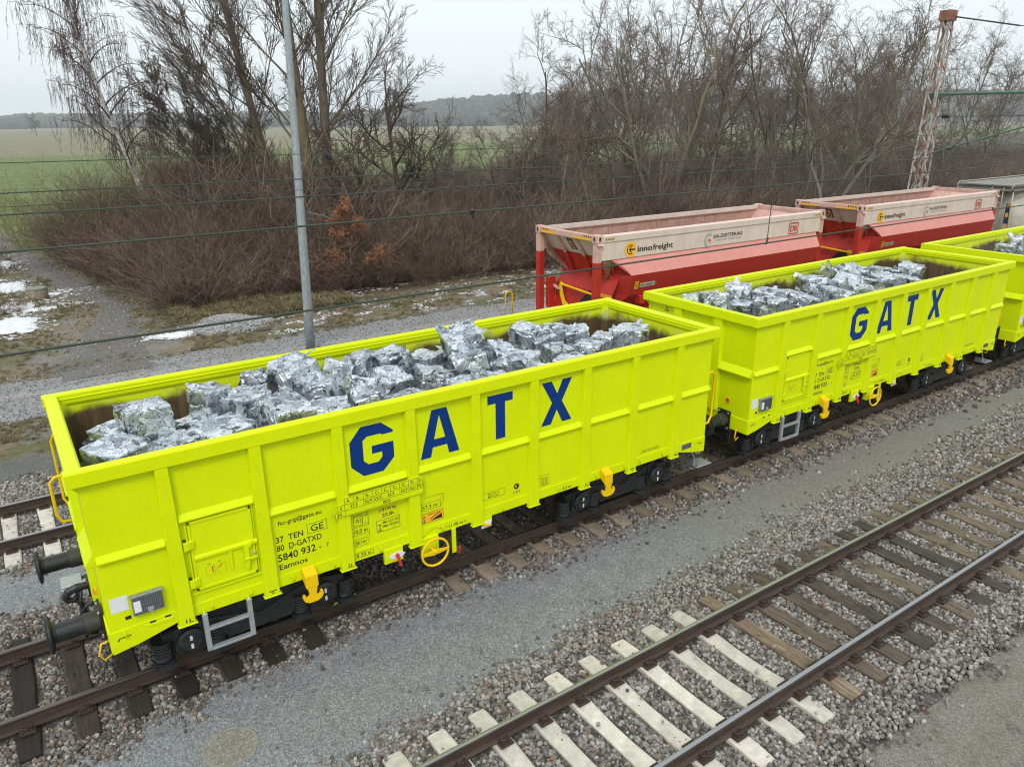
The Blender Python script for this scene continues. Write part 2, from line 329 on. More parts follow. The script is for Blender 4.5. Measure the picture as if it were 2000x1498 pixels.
# ------------------------------------------------------------------ mesh helpers
class MB:
    def __init__(s): s.v = []; s.f = []; s.m = []
    def add(s, vs, fs, mi=0):
        o = len(s.v); s.v.extend([tuple(x) for x in vs]); s.f.extend([tuple(i+o for i in f) for f in fs]); s.m.extend([mi]*len(fs)); return s
    def box(s, x0, x1, y0, y1, z0, z1, mi=0, M=None):
        vs = [(x, y, z) for z in (z0, z1) for y in (y0, y1) for x in (x0, x1)]
        if M is not None: vs = [M @ Vector(v) for v in vs]
        return s.add(vs, [(0, 2, 3, 1), (4, 5, 7, 6), (0, 1, 5, 4), (2, 6, 7, 3), (0, 4, 6, 2), (1, 3, 7, 5)], mi)
    def prism(s, poly, axis, a, b, mi=0):
        """poly in the two other axes (cyclic order kept), extruded along axis from a to b"""
        def P(p, d):
            if axis == 'x': return (d, p[0], p[1])
            if axis == 'y': return (p[0], d, p[1])
            return (p[0], p[1], d)
        n = len(poly); vs = [P(p, a) for p in poly]+[P(p, b) for p in poly]
        return s.add(vs, [tuple(range(n)), tuple(range(2*n-1, n-1, -1))]+[(i, i+n, (i+1) % n+n, (i+1) % n) for i in range(n)], mi)
    def tube(s, pts, rad, n=8, mi=0, caps=True, closed=False):
        pts = [Vector(p) for p in pts]; k = len(pts)
        if not hasattr(rad, '__len__'): rad = [rad]*k
        vs = []; u = None
        for i, p in enumerate(pts):
            if closed: d = pts[(i+1) % k]-pts[i-1]
            else: d = pts[min(i+1, k-1)]-pts[max(i-1, 0)]
            d = d.normalized() if d.length > 1e-9 else Vector((0, 0, 1))
            if u is None: u = d.orthogonal().normalized()
            else:
                u = u-d*u.dot(d); u = u.normalized() if u.length > 1e-6 else d.orthogonal().normalized()
            w = d.cross(u)
            for j in range(n):
                a = 2*math.pi*j/n; vs.append(p+(u*math.cos(a)+w*math.sin(a))*rad[i])
        fs = []
        for i in range(k if closed else k-1):
            a, b = i*n, ((i+1) % k)*n
            for j in range(n): fs.append((a+j, a+(j+1) % n, b+(j+1) % n, b+j))
        if caps and not closed: fs += [tuple(range(n-1, -1, -1)), tuple(range((k-1)*n, k*n))]
        return s.add(vs, fs, mi)
    def lathe(s, prof, n=24, M=None, mi=0):
        """prof: (r, h) pairs round local z"""
        vs = []; k = len(prof)
        for r, h in prof:
            for j in range(n):
                a = 2*math.pi*j/n; vs.append(Vector((r*math.cos(a), r*math.sin(a), h)))
        if M is not None: vs = [M @ v for v in vs]
        fs = [(i*n+j, i*n+(j+1) % n, (i+1)*n+(j+1) % n, (i+1)*n+j) for i in range(k-1) for j in range(n)]
        fs += [tuple(range(n-1, -1, -1)), tuple(range((k-1)*n, k*n))]
        return s.add(vs, fs, mi)
    def disc(s, c, rx, rz, n=24, mi=0, ax='y'):
        vs = []
        for i in range(n):
            a = 2*math.pi*i/n
            vs.append((c[0]+rx*math.cos(a), c[1], c[2]+rz*math.sin(a)) if ax == 'y' else (c[0], c[1]+rx*math.cos(a), c[2]+rz*math.sin(a)))
        return s.add(vs, [tuple(range(n))], mi)
    def text(s, txt, x0, z0, h, width=None, y=0., mi=0):
        """flat lettering in the x-z plane facing -y; h is the capital height, width squeezes it to fit"""
        V, F = glyphs(txt)
        capH = .729
        k = h/capH; kx = k*.92
        if width:
            xs = [v[0] for v in V]; kx = width/max(1e-6, max(xs)-min(xs)); x0 -= min(xs)*kx
        return s.add([(x0+v[0]*kx, y, z0+v[1]*k) for v in V], F, mi)
    def build(s, name, mats, parent=None, bevel=0, smooth=False, loc=None, seg=1):
        me = bpy.data.meshes.new(name); me.from_pydata([tuple(v) for v in s.v], [], s.f)
        for m_ in (mats if isinstance(mats, (list, tuple)) else [mats]): me.materials.append(m_)
        if any(s.m): me.polygons.foreach_set('material_index', s.m)
        me.polygons.foreach_set('use_smooth', [smooth]*len(me.polygons)); me.update()
        o = link(name, me, parent)
        if loc: o.location = loc
        if bevel:
            b = o.modifiers.new('bevel', 'BEVEL'); b.width = bevel; b.segments = seg; b.limit_method = 'ANGLE'; b.angle_limit = R(35)
        return o
_gc = {}
def glyphs(txt):
    if txt not in _gc:
        c = bpy.data.curves.new('lettering', 'FONT'); c.body = txt; c.resolution_u = 3; c.offset = .014
        o = bpy.data.objects.new('lettering', c); me = bpy.data.meshes.new_from_object(o)
        _gc[txt] = ([tuple(v.co) for v in me.vertices], [tuple(p.vertices) for p in me.polygons])
        bpy.data.objects.remove(o); bpy.data.meshes.remove(me); bpy.data.curves.remove(c)
    return _gc[txt]
def link(name, me, parent=None):
    o = bpy.data.objects.new(name, me); COL.objects.link(o)
    if parent: o.parent = parent
    return o
def tag(o, label=None, cat=None, group=None, kind=None):
    if label: o['label'] = label
    if cat: o['category'] = cat
    if group: o['group'] = group
    if kind: o['kind'] = kind
    return o
def thing(name, loc, label, cat, group=None, rz=0):
    o = bpy.data.objects.new(name, None); COL.objects.link(o); o.location = loc; o.rotation_euler = (0, 0, rz)
    o.empty_display_size = .3
    return tag(o, label, cat, group)
def copy_tree(o, parent=None):
    c = o.copy(); COL.objects.link(c)
    if parent is not None: c.parent = parent
    for ch in list(o.children): copy_tree(ch, c)
    return c
def stuff_mesh(name, V, F, mats, label=None, parent=None, mi=None, kind='stuff', smooth=False):
    me = bpy.data.meshes.new(name); me.from_pydata(V, [], F)
    for m_ in (mats if isinstance(mats, (list, tuple)) else [mats]): me.materials.append(m_)
    if mi is not None: me.polygons.foreach_set('material_index', mi)
    if smooth: me.polygons.foreach_set('use_smooth', [True]*len(F))
    o = link(name, me, parent); o['kind'] = kind
    if label: o['label'] = label
    return o
_hid = []
def scatter(name, P, ROT, SC, IDX, sources, label, parent=None):
    """one object: many small pieces placed by geometry nodes (for what nobody could count)"""
    me = bpy.data.meshes.new(name); n = len(P)
    me.vertices.add(n); me.vertices.foreach_set('co', np.asarray(P, np.float32).ravel())
    for nm, ty, d in (('rot', 'FLOAT_VECTOR', ROT), ('scl', 'FLOAT_VECTOR', SC), ('idx', 'INT', IDX)):
        a = me.attributes.new(nm, ty, 'POINT')
        a.data.foreach_set('value' if ty == 'INT' else 'vector', np.asarray(d, np.int32 if ty == 'INT' else np.float32).ravel())
    o = link(name, me, parent); tag(o, label, kind='stuff')
    c = bpy.data.collections.new(name+'_pieces')
    for i, s in enumerate(sources):
        q = bpy.data.objects.new('%s_%02d' % (name, i), s); c.objects.link(q)
    _hid.append(c)
    g = bpy.data.node_groups.new(name, 'GeometryNodeTree')
    g.interface.new_socket('Geometry', in_out='INPUT', socket_type='NodeSocketGeometry')
    g.interface.new_socket('Geometry', in_out='OUTPUT', socket_type='NodeSocketGeometry')
    gi = g.nodes.new('NodeGroupInput'); go = g.nodes.new('NodeGroupOutput'); ip = g.nodes.new('GeometryNodeInstanceOnPoints')
    ci = g.nodes.new('GeometryNodeCollectionInfo'); ci.inputs['Collection'].default_value = c
    ci.inputs['Separate Children'].default_value = True; ci.inputs['Reset Children'].default_value = True
    def attr(nm, ty):
        a = g.nodes.new('GeometryNodeInputNamedAttribute'); a.data_type = ty; a.inputs['Name'].default_value = nm; return a.outputs['Attribute']
    L = g.links.new
    L(gi.outputs[0], ip.inputs['Points']); L(ci.outputs[0], ip.inputs['Instance']); ip.inputs['Pick Instance'].default_value = True
    L(attr('idx', 'INT'), ip.inputs['Instance Index']); L(attr('rot', 'FLOAT_VECTOR'), ip.inputs['Rotation']); L(attr('scl', 'FLOAT_VECTOR'), ip.inputs['Scale'])
    L(ip.outputs[0], go.inputs[0])
    md = o.modifiers.new('scatter', 'NODES'); md.node_group = g
    return o
def piece(name, mb, m_, smooth=False):
    me = bpy.data.meshes.new(name); me.from_pydata([tuple(v) for v in mb.v], [], mb.f)
    for q in (m_ if isinstance(m_, (list, tuple)) else [m_]): me.materials.append(q)
    if any(mb.m): me.polygons.foreach_set('material_index', mb.m)
    me.polygons.foreach_set('use_smooth', [smooth]*len(me.polygons))
    return me
NR = np.random.default_rng(7)
def n3(x, y, z=0.): return mnoise.noise(Vector((x, y, z)))

# ------------------------------------------------------------------ ground, paths, road
def sheet(name, x0, x1, ys, z, m_, step=.35, amp=.12, kind='structure', label=None):
    """a strip along x whose two edges wander; ys(x) -> (y_low, y_high)"""
    V, F = [], []; n = int((x1-x0)/step)
    for i in range(n+1):
        x = x0+i*step; a, b = ys(x)
        a += amp*(n3(x*1.3, 3.1)+.6*n3(x*4, 8)); b += amp*(n3(x*1.2, 7.7)+.6*n3(x*4.2, 1))
        V += [(x, a, z), (x, (a+b)/2, z), (x, b, z)]
        if i: o = 3*i; F += [(o-3, o, o+1, o-2), (o-2, o+1, o+2, o-1)]
    return stuff_mesh(name, V, F, m_, label, kind=kind)
def grid(name, xs, ys, zf, m_, kind='structure', label=None, smooth=True):
    V = [(x, y, zf(x, y)) for y in ys for x in xs]; k = len(xs)
    F = [(j*k+i, j*k+i+1, (j+1)*k+i+1, (j+1)*k+i) for j in range(len(ys)-1) for i in range(k-1)]
    return stuff_mesh(name, V, F, m_, label, kind=kind, smooth=smooth)
GZ = -.31
def ground_z(x, y):
    a = 0.
    if 15.5 < y < 60 and -9 < x < 60:
        a = .10*n3(x*.35, y*.35)+.05*n3(x*1.1, y*1.1)
        a *= min(1, (y-15.5)/1.5)
        a += .0
    return GZ + a
_gx = [-1200, -800, -200, -60, -20, -14]+[-9+.75*i for i in range(93)]+[70, 100, 200, 500, 1200, 2400]
_gy = [-600, -300, -60, -20, -9, -4, 0, 4, 7.4, 8.6, 11, 15.4]+[16+.75*i for i in range(60)]+[70, 100, 200, 500, 1200, 2200]
grid('ground', _gx, _gy, ground_z, m_yard, label='yard soil and verge running out into open fields')
def lerp(x, pts):
    if x <= pts[0][0]: return pts[0][1]
    for (a, p), (b, q) in zip(pts, pts[1:]):
        if x <= b: return p+(q-p)*(x-a)/(b-a)
    return pts[-1][1]
sheet('path', -16, 90, lambda x: (lerp(x, [(-3, -3.95), (0, -3.6), (15, -3.4)]), -.95), -.268, m_path, label='grey grit path between the wagon track and the empty front track')
sheet('path', -16, 90, lambda x: (1.5, 3.7), -.268, m_path, label='narrow grey path between the two wagon tracks')
m_damp = grit('damp_asphalt', (.05, .05, .046), (.10, .10, .092), (.16, .158, .145), (.13, .115, .08))
sheet('path', -16, 60, lambda x: (6.9, 8.75), -.295, m_damp, label='dark damp path along the far side of the second track')
sheet('road', -16, 90, lambda x: (11.35, 15.1+.25*math.sin(x*.3)), -.294, m_road, amp=.22, label='gravel road running behind the second track')
m_rut = grit('pale_wheel_rut', (.15, .15, .15), (.27, .27, .27), (.38, .38, .38), (.27, .25, .21))
sheet('road', -16, 90, lambda x: (13.25, 13.75), -.289, m_rut, amp=.12, label='pale wheel rut in the gravel road')
def branch():
    V, F = [], []; path = [(-3.2, 14.2, 2.6), (-2.9, 17.5, 2.0), (-2.2, 20.5, 1.3), (-1.7, 23.5, .95), (-2.1, 27, .95), (-2.9, 31, 1.0), (-3.7, 36, 1.1), (-4.4, 41, 1.5), (-5, 46, 1.8), (-6, 55, 2)]
    k = 0
    for (x0, y0, w0), (x1, y1, w1) in zip(path, path[1:]):
        n = 8
        for j in range(n):
            f = j/n; y = y0+(y1-y0)*f; x = x0+(x1-x0)*f; w = w0+(w1-w0)*f
            a = x-w*.66+.5*n3(y*1.1, 4)+.2*n3(y*3.7, 4); b = x+w*.66+.5*n3(y*1.2, 9)+.2*n3(y*3.9, 9)
            for q in range(6):
                xx = a+(b-a)*q/5; V.append((xx, y, ground_z(xx, y)+.030-.045*(q in (0, 5))))
            if k: F.extend([(6*k-6+q, 6*k-5+q, 6*k+1+q, 6*k+q) for q in range(5)])
            k += 1
    stuff_mesh('path', V, F, m_mud, 'muddy gravel side path bending away past the bushes', kind='structure', smooth=True)
branch()
# round repair patch in the grit path
mbp = MB(); mbp.lathe([(.0, .004), (.30, .006), (.0, .006)][:2]+[(.31, .004)], 40)
m_patch = grit('patch_grit', (.12, .115, .095), (.20, .19, .165), (.29, .28, .25), (.27, .22, .15))
V = [(0, 0, 0)]; F = []
for r_ in (.15, .285):
    for j in range(44):
        a = 2*math.pi*j/44; q = r_*(1+.05*n3(math.cos(a)*2, math.sin(a)*2)); V.append((q*math.cos(a), q*math.sin(a), 0))
F = [(0, 1+j, 1+(j+1) % 44) for j in range(44)]+[(1+j, 45+j, 45+(j+1) % 44, 1+(j+1) % 44) for j in range(44)]
pt = stuff_mesh('patch', V, F, m_patch, 'round sandy patch set into the grit path near the front wagon', kind='structure'); pt.location = (-4.09, -2.40, -.264)
V = []; F = []
for r_, z_ in ((.285, 0), (.30, .004), (.318, 0)):
    for j in range(44):
        a = 2*math.pi*j/44; q = r_*(1+.05*n3(math.cos(a)*2, math.sin(a)*2)); V.append((q*math.cos(a), q*math.sin(a), z_))
F = [(i*44+j, i*44+44+j, i*44+44+(j+1) % 44, i*44+(j+1) % 44) for i in range(2) for j in range(44)]
rm = stuff_mesh('patch_rim', V, F, mat('pale_rim', (.24, .225, .19), .8, var=.3, scale=14), kind='structure'); rm.parent = pt

# ballast beds: crowned, with shoulders that run out into the paths
ZB = -.252
def edges3(x): return (-6.72, lerp(x, [(-3, -3.42), (0, -3.1), (4, -2.92), (15, -2.75)]))
def edges1(x): return (lerp(x, [(-6, -1.72), (-4, -1.42), (-1, -1.30), (4, -1.45), (11, -1.6), (18, -1.85)]), 1.95)
def edges2(x): return (3.35, 7.35)
def bed_z(x, y, e):
    a, b = e(x); d = min(y-a, b-y)
    return ZB + min(0, (d-.22))*.16 + .012*n3(x*2.1, y*2.1)
def bed(label, e, x0, x1):
    V, F = [], []; st = .4; n = int((x1-x0)/st); k = 17
    for i in range(n+1):
        x = x0+i*st; a, b = e(x); a -= .12; b += .12
        for j in range(k):
            f = j/(k-1); y = a+(b-a)*f; V.append((x, y, bed_z(x, y, e)-.02*(j in (0, k-1))))
        if i: F += [((i-1)*k+j, i*k+j, i*k+j+1, (i-1)*k+j+1) for j in range(k-1)]
    return stuff_mesh('ballast_bed', V, F, m_ballast, label, kind='structure', smooth=True)
bed('stone ballast bed under the empty front track', edges3, -16, 95)
bed('stone ballast bed under the yellow wagons', edges1, -16, 95)
bed('stone ballast bed under the red container wagons', edges2, -16, 60)

# snow, frost, gravel heap
def snow(x, y, rx, ry, seed, h=.07, rot=0.):
    V = [(0, 0, h)]; F = []; n = 40; rings = 5
    for i in range(1, rings+1):
        f = i/rings
        for j in range(n):
            a = 2*math.pi*j/n; q = f*(1+.45*n3(math.cos(a)*1.4+seed, math.sin(a)*1.4, seed)+.22*n3(math.cos(a)*5+seed, math.sin(a)*5))
            px, py = rx*q*math.cos(a), ry*q*math.sin(a)
            V.append((px*math.cos(rot)-py*math.sin(rot), px*math.sin(rot)+py*math.cos(rot), h*(1-f**3)+.015*n3(px*3+seed, py*3)-(.03 if i == rings else 0)))
    F = [(0, 1+j, 1+(j+1) % n) for j in range(n)]
    for i in range(rings-1):
        o = 1+i*n; F += [(o+j, o+n+j, o+n+(j+1) % n, o+(j+1) % n) for j in range(n)]
    o = stuff_mesh('snow', V, F, m_snow, 'leftover snow lying on the verge', smooth=True); o.location = (x, y, ground_z(x, y)+.012)
SNOW = [(-5.15, 38.3, .8, 2.6, 1), (-5.3, 31.2, .9, 1.2, 2), (-4.4, 28.2, 1.7, .75, 3, .05, -.2), (-5.2, 26.2, 1.3, 1.0, 4), (-3.9, 25.2, 1.1, .35, 5, .05, .2), (-5.2, 22.8, .9, 1.3, 6), (-.55, 17.7, .78, .36, 7, .09)]
for q in SNOW: snow(*q)

# far hills and woods
_fh = Vector((math.sin(_yaw), math.cos(_yaw))); _rh = Vector((math.cos(_yaw), -math.sin(_yaw)))
def far(D, lat): return (-5.27+_fh.x*D+_rh.x*lat, -10.12+_fh.y*D+_rh.y*lat)
def hill_h(lat): return lerp(lat, [(-420, 0), (-250, 16), (-120, 34), (60, 44), (500, 46), (1100, 40), (1600, 30)])
V, F = [], []
lats = [-500+60*i for i in range(32)]; Ds = [1180, 1300, 1420, 1560, 1700, 1850]
for i, D in enumerate(Ds):
    for la in lats:
        x, y = far(D, la); V.append((x, y, -.6+hill_h(la)*(0, .35, .8, 1, .8, 0)[i]+3*n3(x*.006, y*.006)*(i in (1, 2, 3))))
k = len(lats)
F = [(j*k+i, j*k+i+1, (j+1)*k+i+1, (j+1)*k+i) for j in range(len(Ds)-1) for i in range(k-1)]
stuff_mesh('hill', V, F, m_forest, 'low wooded hill fading into the haze on the horizon', kind='structure', smooth=True)
rg = random.Random(5); src = []
for q in range(4):
    b = bmesh.new(); bmesh.ops.create_icosphere(b, subdivisions=2, radius=1)
    for v in b.verts:
        f = 1+.30*mnoise.noise(v.co*1.9+Vector((q*7, 0, 0)))+.16*mnoise.noise(v.co*5+Vector((0, q*5, 0)))
        v.co = Vector((v.co.x*.42*f, v.co.y*.42*f, .52+v.co.z*.5*f))
    me = bpy.data.meshes.new('far_crown'); b.to_mesh(me); b.free(); me.materials.append(m_forest); src.append(me)
P, RO, SC, ID = [], [], [], []
def ft(D, la, z, h):
    x, y = far(D, la); P.append((x, y, z)); RO.append((0, 0, rg.random()*6)); w = h*rg.uniform(.8, 1.25); SC.append((w, w, h)); ID.append(rg.randrange(4))
for i in range(1500):
    la = rg.uniform(-420, 1250); D = rg.uniform(1190, 1560); t = (D-1180)/380
    ft(D, la, -1+hill_h(la)*min(1, .1+t*1.0), rg.uniform(13, 19))
for i in range(1500):
    la = rg.uniform(-1250, 300); D = rg.uniform(1400, 1560); ft(D, la, -1, rg.uniform(17, 27)*(1+.25*n3(la*.008, 3)))
for i in range(90):
    la = rg.uniform(-120, -20); ft(rg.uniform(1150, 1200), la*1.4, -1, rg.uniform(15, 21))
for i in range(25):
    la = rg.uniform(-820, -720); ft(rg.uniform(1180, 1220), la, -1, rg.uniform(14, 19))
scatter('distant_forest', P, RO, SC, ID, src, 'far wood of bare trees turned blue by haze')
for (D, la, rx, ry) in ((1150, -760, 110, 4), (1100, -80, 120, 4)):
    x, y = far(D, la); c, s = _rh.x, _rh.y
    V = [(x+c*a*rx-_fh.x*b_*ry*3, y+s*a*rx-_fh.y*b_*ry*3, -.28) for a, b_ in ((-1, -1), (1, -.7), (1.1, .6), (-.8, 1))]
    stuff_mesh('snow', V, [(0, 1, 2, 3)], m_snow, 'strip of snow at the far edge of the field')
# ------------------------------------------------------------------ tracks
def rail_mesh(x0, x1, mtop, name='rail'):
    prof = [(-.07, -.172), (.07, -.172), (.07, -.160), (.012, -.145), (.010, -.05), (.033, -.036), (.036, -.012), (.026, -.001), (.0, .001), (-.026, -.001), (-.036, -.012), (-.033, -.036), (-.010, -.05), (-.012, -.145), (-.07, -.160)]
    mb = MB(); n = len(prof); k = 40
    vs = []; fs = []; ms = []
    for i in range(k+1):
        x = x0+(x1-x0)*i/k; vs += [(x, p[0], p[1]) for p in prof]
        if i:
            o = (i-1)*n
            for j in range(n):
                fs.append((o+j, o+n+j, o+n+(j+1) % n, o+(j+1) % n)); ms.append(1 if j in (7, 8) else 0)
    fs += [tuple(range(n-1, -1, -1)), tuple(range(k*n, k*n+n))]; ms += [0, 0]
    mb.v, mb.f, mb.m = vs, fs, ms
    return piece(name, mb, [m_rail, mtop])
def concrete_sleeper(seed=0):
    """pre-stressed block sleeper: broad seats under the rails, waisted low middle, chamfered"""
    st = [(-1.30, .105, -.235), (-1.29, .118, -.205), (-1.05, .125, -.187), (-.62, .125, -.187), (-.40, .118, -.198), (-.15, .110, -.208), (.15, .110, -.208), (.40, .118, -.198), (.62, .125, -.187), (1.05, .125, -.187), (1.29, .118, -.205), (1.30, .105, -.235)]
    mb = MB(); vs = []; fs = []
    for y, w, z in st:
        vs += [(-w-.03, y, -.40), (-w, y, z-.012), (-w+.022, y, z), (w-.022, y, z), (w, y, z-.012), (w+.03, y, -.40)]
    for i in range(len(st)-1):
        o = i*6
        for j in range(5): fs.append((o+j, o+j+1, o+j+7, o+j+6))
    fs += [tuple(range(5, -1, -1)), tuple(range(len(vs)-6, len(vs)))]
    return mb.add(vs, fs)
def timber_sleeper(seed):
    r = random.Random(seed); mb = MB(); n = 12; vs = []; fs = []
    for i in range(n+1):
        y = -1.29+2.58*i/n; w = .128+r.uniform(-.006, .006); zt = -.190+r.uniform(-.006, .004)-(.012 if i in (0, n) else 0)
        w -= .008 if i in (0, n) else 0
        vs += [(-w, y, -.40), (-w, y, zt-.014), (-w+.016, y, zt), (-.03+r.uniform(-.02, .02), y, zt-r.uniform(0, .008)), (w-.016, y, zt+r.uniform(-.005, .002)), (w, y, zt-.016), (w, y, -.40)]
        if i:
            o = (i-1)*7
            fs += [(o+j, o+j+1, o+j+8, o+j+7) for j in range(6)]
    fs += [tuple(range(6, -1, -1)), tuple(range(n*7, n*7+7))]
    return mb.add(vs, fs)
def fastening(kind):
    """ribbed base plate, two spring clips and their screws, for one rail seat (local origin = rail axis, rail head)"""
    mb = MB()
    mb.box(-.09, .09, -.17, .17, -.186, -.171)
    for s in (-1, 1):
        mb.box(-.055, .055, s*.105-.03, s*.105+.03, -.171, -.148)
        mb.tube([(-.05, s*.055, -.150), (-.05, s*.10, -.128), (0, s*.125, -.135), (.05, s*.10, -.128), (.05, s*.055, -.150)], .011, 6)
        mb.lathe([(.024, -.15), (.024, -.128), (.014, -.126), (.014, -.108)], 7, Matrix.Translation((0, s*.095, 0)))
        if kind == 'timber':
            for e in (-1, 1): mb.lathe([(.02, -.186), (.02, -.166), (.012, -.160)], 6, Matrix.Translation((e*.06, s*.15, 0)))
    return piece('fastening', mb, m_clip)
me_conc = piece('sleeper', concrete_sleeper(), m_concrete)
me_concd = piece('sleeper', concrete_sleeper(), m_concrete_d)
me_woodd = [piece('sleeper', timber_sleeper(i), m_wood_d) for i in range(4)]
me_wood = [piece('sleeper', timber_sleeper(10+i), m_wood) for i in range(6)]
fa_t, fa_c = fastening('timber'), fastening('concrete')
SLEEPERS = []          # (x, y_centre) for keeping stones off them
def track(y, label, x0, x1, xs, mtop):
    t = tag(thing('railway_track', (0, y, 0), label, 'railway track'))
    rm_ = rail_mesh(x0, x1, mtop)
    for s in (-1, 1):
        o = link('rail', rm_, t); o.location = (0, s*.7525, 0)
    r = random.Random(int(y*10)+50)
    for i, (x, kind) in enumerate(xs):
        me = me_conc if kind == 'c' else me_concd if kind == 'd' else r.choice(me_woodd if kind == 'w' else me_wood)
        o = link('sleeper', me, t)
        tim = kind in 'wW'
        o.location = (x+(r.uniform(-.02, .02) if tim else 0), r.uniform(-.03, .03) if tim else 0, -.012+r.uniform(-.008, .004)*tim); o.rotation_euler = (0, 0, r.uniform(-.022, .022) if tim else r.uniform(-.006, .006))
        if r.random() < .5: o.rotation_euler.z += math.pi
        SLEEPERS.append((x, y))
        if x < 26:
            for s in (-1, 1):
                # sub-parts: the fastenings on this sleeper (undo the sleeper's own turn)
                f = link('fastening', fa_t if tim else fa_c, o)
                c, n_ = math.cos(-o.rotation_euler.z), math.sin(-o.rotation_euler.z); dy = s*.7525-o.location.y
                f.location = (-n_*dy, c*dy, .012)
    return t
xs3 = [(2.09-.585*i, 'c') for i in range(14)]+[(2.72+.578*i, 'W') for i in range(100)]
t3 = track(-4.94, 'empty front track with pale concrete sleepers giving way to weathered timber ones', -16, 95, sorted(xs3), m_railtop)
xs1 = [(-6.04+.582*i-.582*4, 'w') for i in range(11)]+[(-.21+.585*i, 'd') for i in range(110)]
xs1 = [q for q in xs1]
t1 = track(0, 'track under the yellow wagons on dark tarred timber and dusty sleepers', -16, 95, xs1, m_railtop_d)
xs2 = [(-5.44+.585*i-.585*6, 'c') for i in range(60)]
t2 = track(4.9, 'far track with pale concrete sleepers under the red container wagons', -16, 60, xs2, m_railtop)

# ballast stones
rs = random.Random(11); stones = []
for q in range(7):
    b = bmesh.new(); bmesh.ops.create_icosphere(b, subdivisions=1, radius=1)
    sx, sy, sz = rs.uniform(.85, 1.3), rs.uniform(.7, 1), rs.uniform(.55, .8)
    for v in b.verts:
        f = 1+rs.uniform(-.2, .16); v.co = Vector((v.co.x*sx*f, v.co.y*sy*f, v.co.z*sz*f))
    me = bpy.data.meshes.new('stone'); b.to_mesh(me); b.free(); me.materials.append(m_stone); stones.append(me)
stones_b = []
for me in stones: c_ = me.copy(); c_.materials[0] = m_stone_b; stones_b.append(c_)
def stones_for(name, label, e, yc, spans, src=None):
    P, RO, SC, ID = [], [], [], []
    sl = sorted(x for x, y in SLEEPERS if abs(y-yc) < .1); sl = np.array(sl)
    for x0, x1, ya, yb, dens, rad in spans:
        n = int((x1-x0)*(yb-ya)*dens)
        X = NR.uniform(x0, x1, n); Y = NR.uniform(ya, yb, n); U = NR.random(n); RR = NR.uniform(.62, 1.3, n)*rad; Z = NR.random(n)
        EU = NR.uniform(0, 6.28, (n, 3))
        for i in range(n):
            x, y = X[i], Y[i]; a, b = e(x)
            wob = .20*n3(x*2.2, y*.5, yc)+.16*n3(x*7, y*2, yc)
            d = min(y-a, b-y)+wob
            if d < 0 and U[i] > math.exp(d*9)*.5: continue
            o = y-yc; j = np.searchsorted(sl, x); dx = min(abs(sl[j-1]-x) if j > 0 else 9, abs(sl[j]-x) if j < len(sl) else 9)
            if abs(o) < 1.31 and dx < .135+RR[i]*.5 and U[i] > .004: continue
            if abs(abs(o)-.7525) < .085+RR[i]*.4: continue
            z = max(bed_z(x, y, e), -.268)+RR[i]*(.15+.35*Z[i])
            if abs(o) < 1.31 and dx < .135+RR[i]*.5: z = -.195+RR[i]*.5
            P.append((x, y, z)); RO.append(EU[i]); SC.append((RR[i],)*3); ID.append(i % 7)
    print(name, label[:30], len(P))
    return scatter(name, P, RO, SC, ID, src or stones, label)
stones_for('ballast_stones', 'grey crushed stone between the sleepers of the front track', edges3, -4.94,
           [(-4.5, 3, -7.1, -2.6, 820, .034), (3, 10, -7.1, -2.2, 740, .035), (10, 22, -6.9, -2.2, 420, .043), (22, 40, -6.8, -2.3, 200, .06)])
stones_for('ballast_stones', 'grey and brown crushed stone along the yellow wagons', edges1, 0,
           [(-7.2, 5, -2.1, 2.4, 740, .033), (5, 14, -2.1, .7, 520, .038), (14, 30, -2.3, .7, 240, .055)], stones_b)
stones_for('ballast_stones', 'crushed stone around the far track beside the front wagon', edges2, 4.9,
           [(-7.4, -3.2, 3.0, 7.8, 560, .036), (-3.2, 12, 6.2, 7.8, 60, .05)])

# brown leaves caught between the stones
lf = []
for q in range(3):
    mb = MB(); r = random.Random(q)
    pts = [(-.5, 0, .05), (-.2, .28, .10), (.15, .22, 0), (.5, 0, .12), (.15, -.25, .03), (-.2, -.25, .12)]
    pts = [(x+r.uniform(-.08, .08), y+r.uniform(-.08, .08), z+r.uniform(0, .15)) for x, y, z in pts]
    mb.add(pts+[(0, 0, -.02)], [(i, (i+1) % 6, 6) for i in range(6)]); lf.append(piece('leaf', mb, m_leaf))
P, RO, SC, ID = [], [], [], []
def leaves(n, x0, x1, y0, y1, zf, s=(.03, .06), clump=.5):
    for i in range(n):
        x, y = NR.uniform(x0, x1), NR.uniform(y0, y1)
        if n3(x*1.7, y*1.7, 2) < clump*NR.random()-.12: continue
        P.append((x, y, zf(x, y)+.018)); RO.append((NR.uniform(-.5, .5), NR.uniform(-.5, .5), NR.uniform(0, 6.3))); q = NR.uniform(*s); SC.append((q, q, q)); ID.append(NR.integers(3))
leaves(2600, -7, 16, -1.75, 1.9, lambda x, y: -.222, (.03, .055))
leaves(1500, -4, 14, -6.3, -3.4, lambda x, y: -.222, (.025, .045), .8)
leaves(900, -7, -3, 3.4, 7.2, lambda x, y: -.20, (.035, .06), .3)
leaves(2600, -7.5, 17, 8.4, 11.4, lambda x, y: ground_z(x, y)+.02, (.05, .09), .5)
leaves(3800, -1, 17, 16.2, 21, lambda x, y: ground_z(x, y)+.03, (.05, .1), .4)
scatter('fallen_leaves', P, RO, SC, ID, lf, 'brown fallen leaves caught among stones and grass')
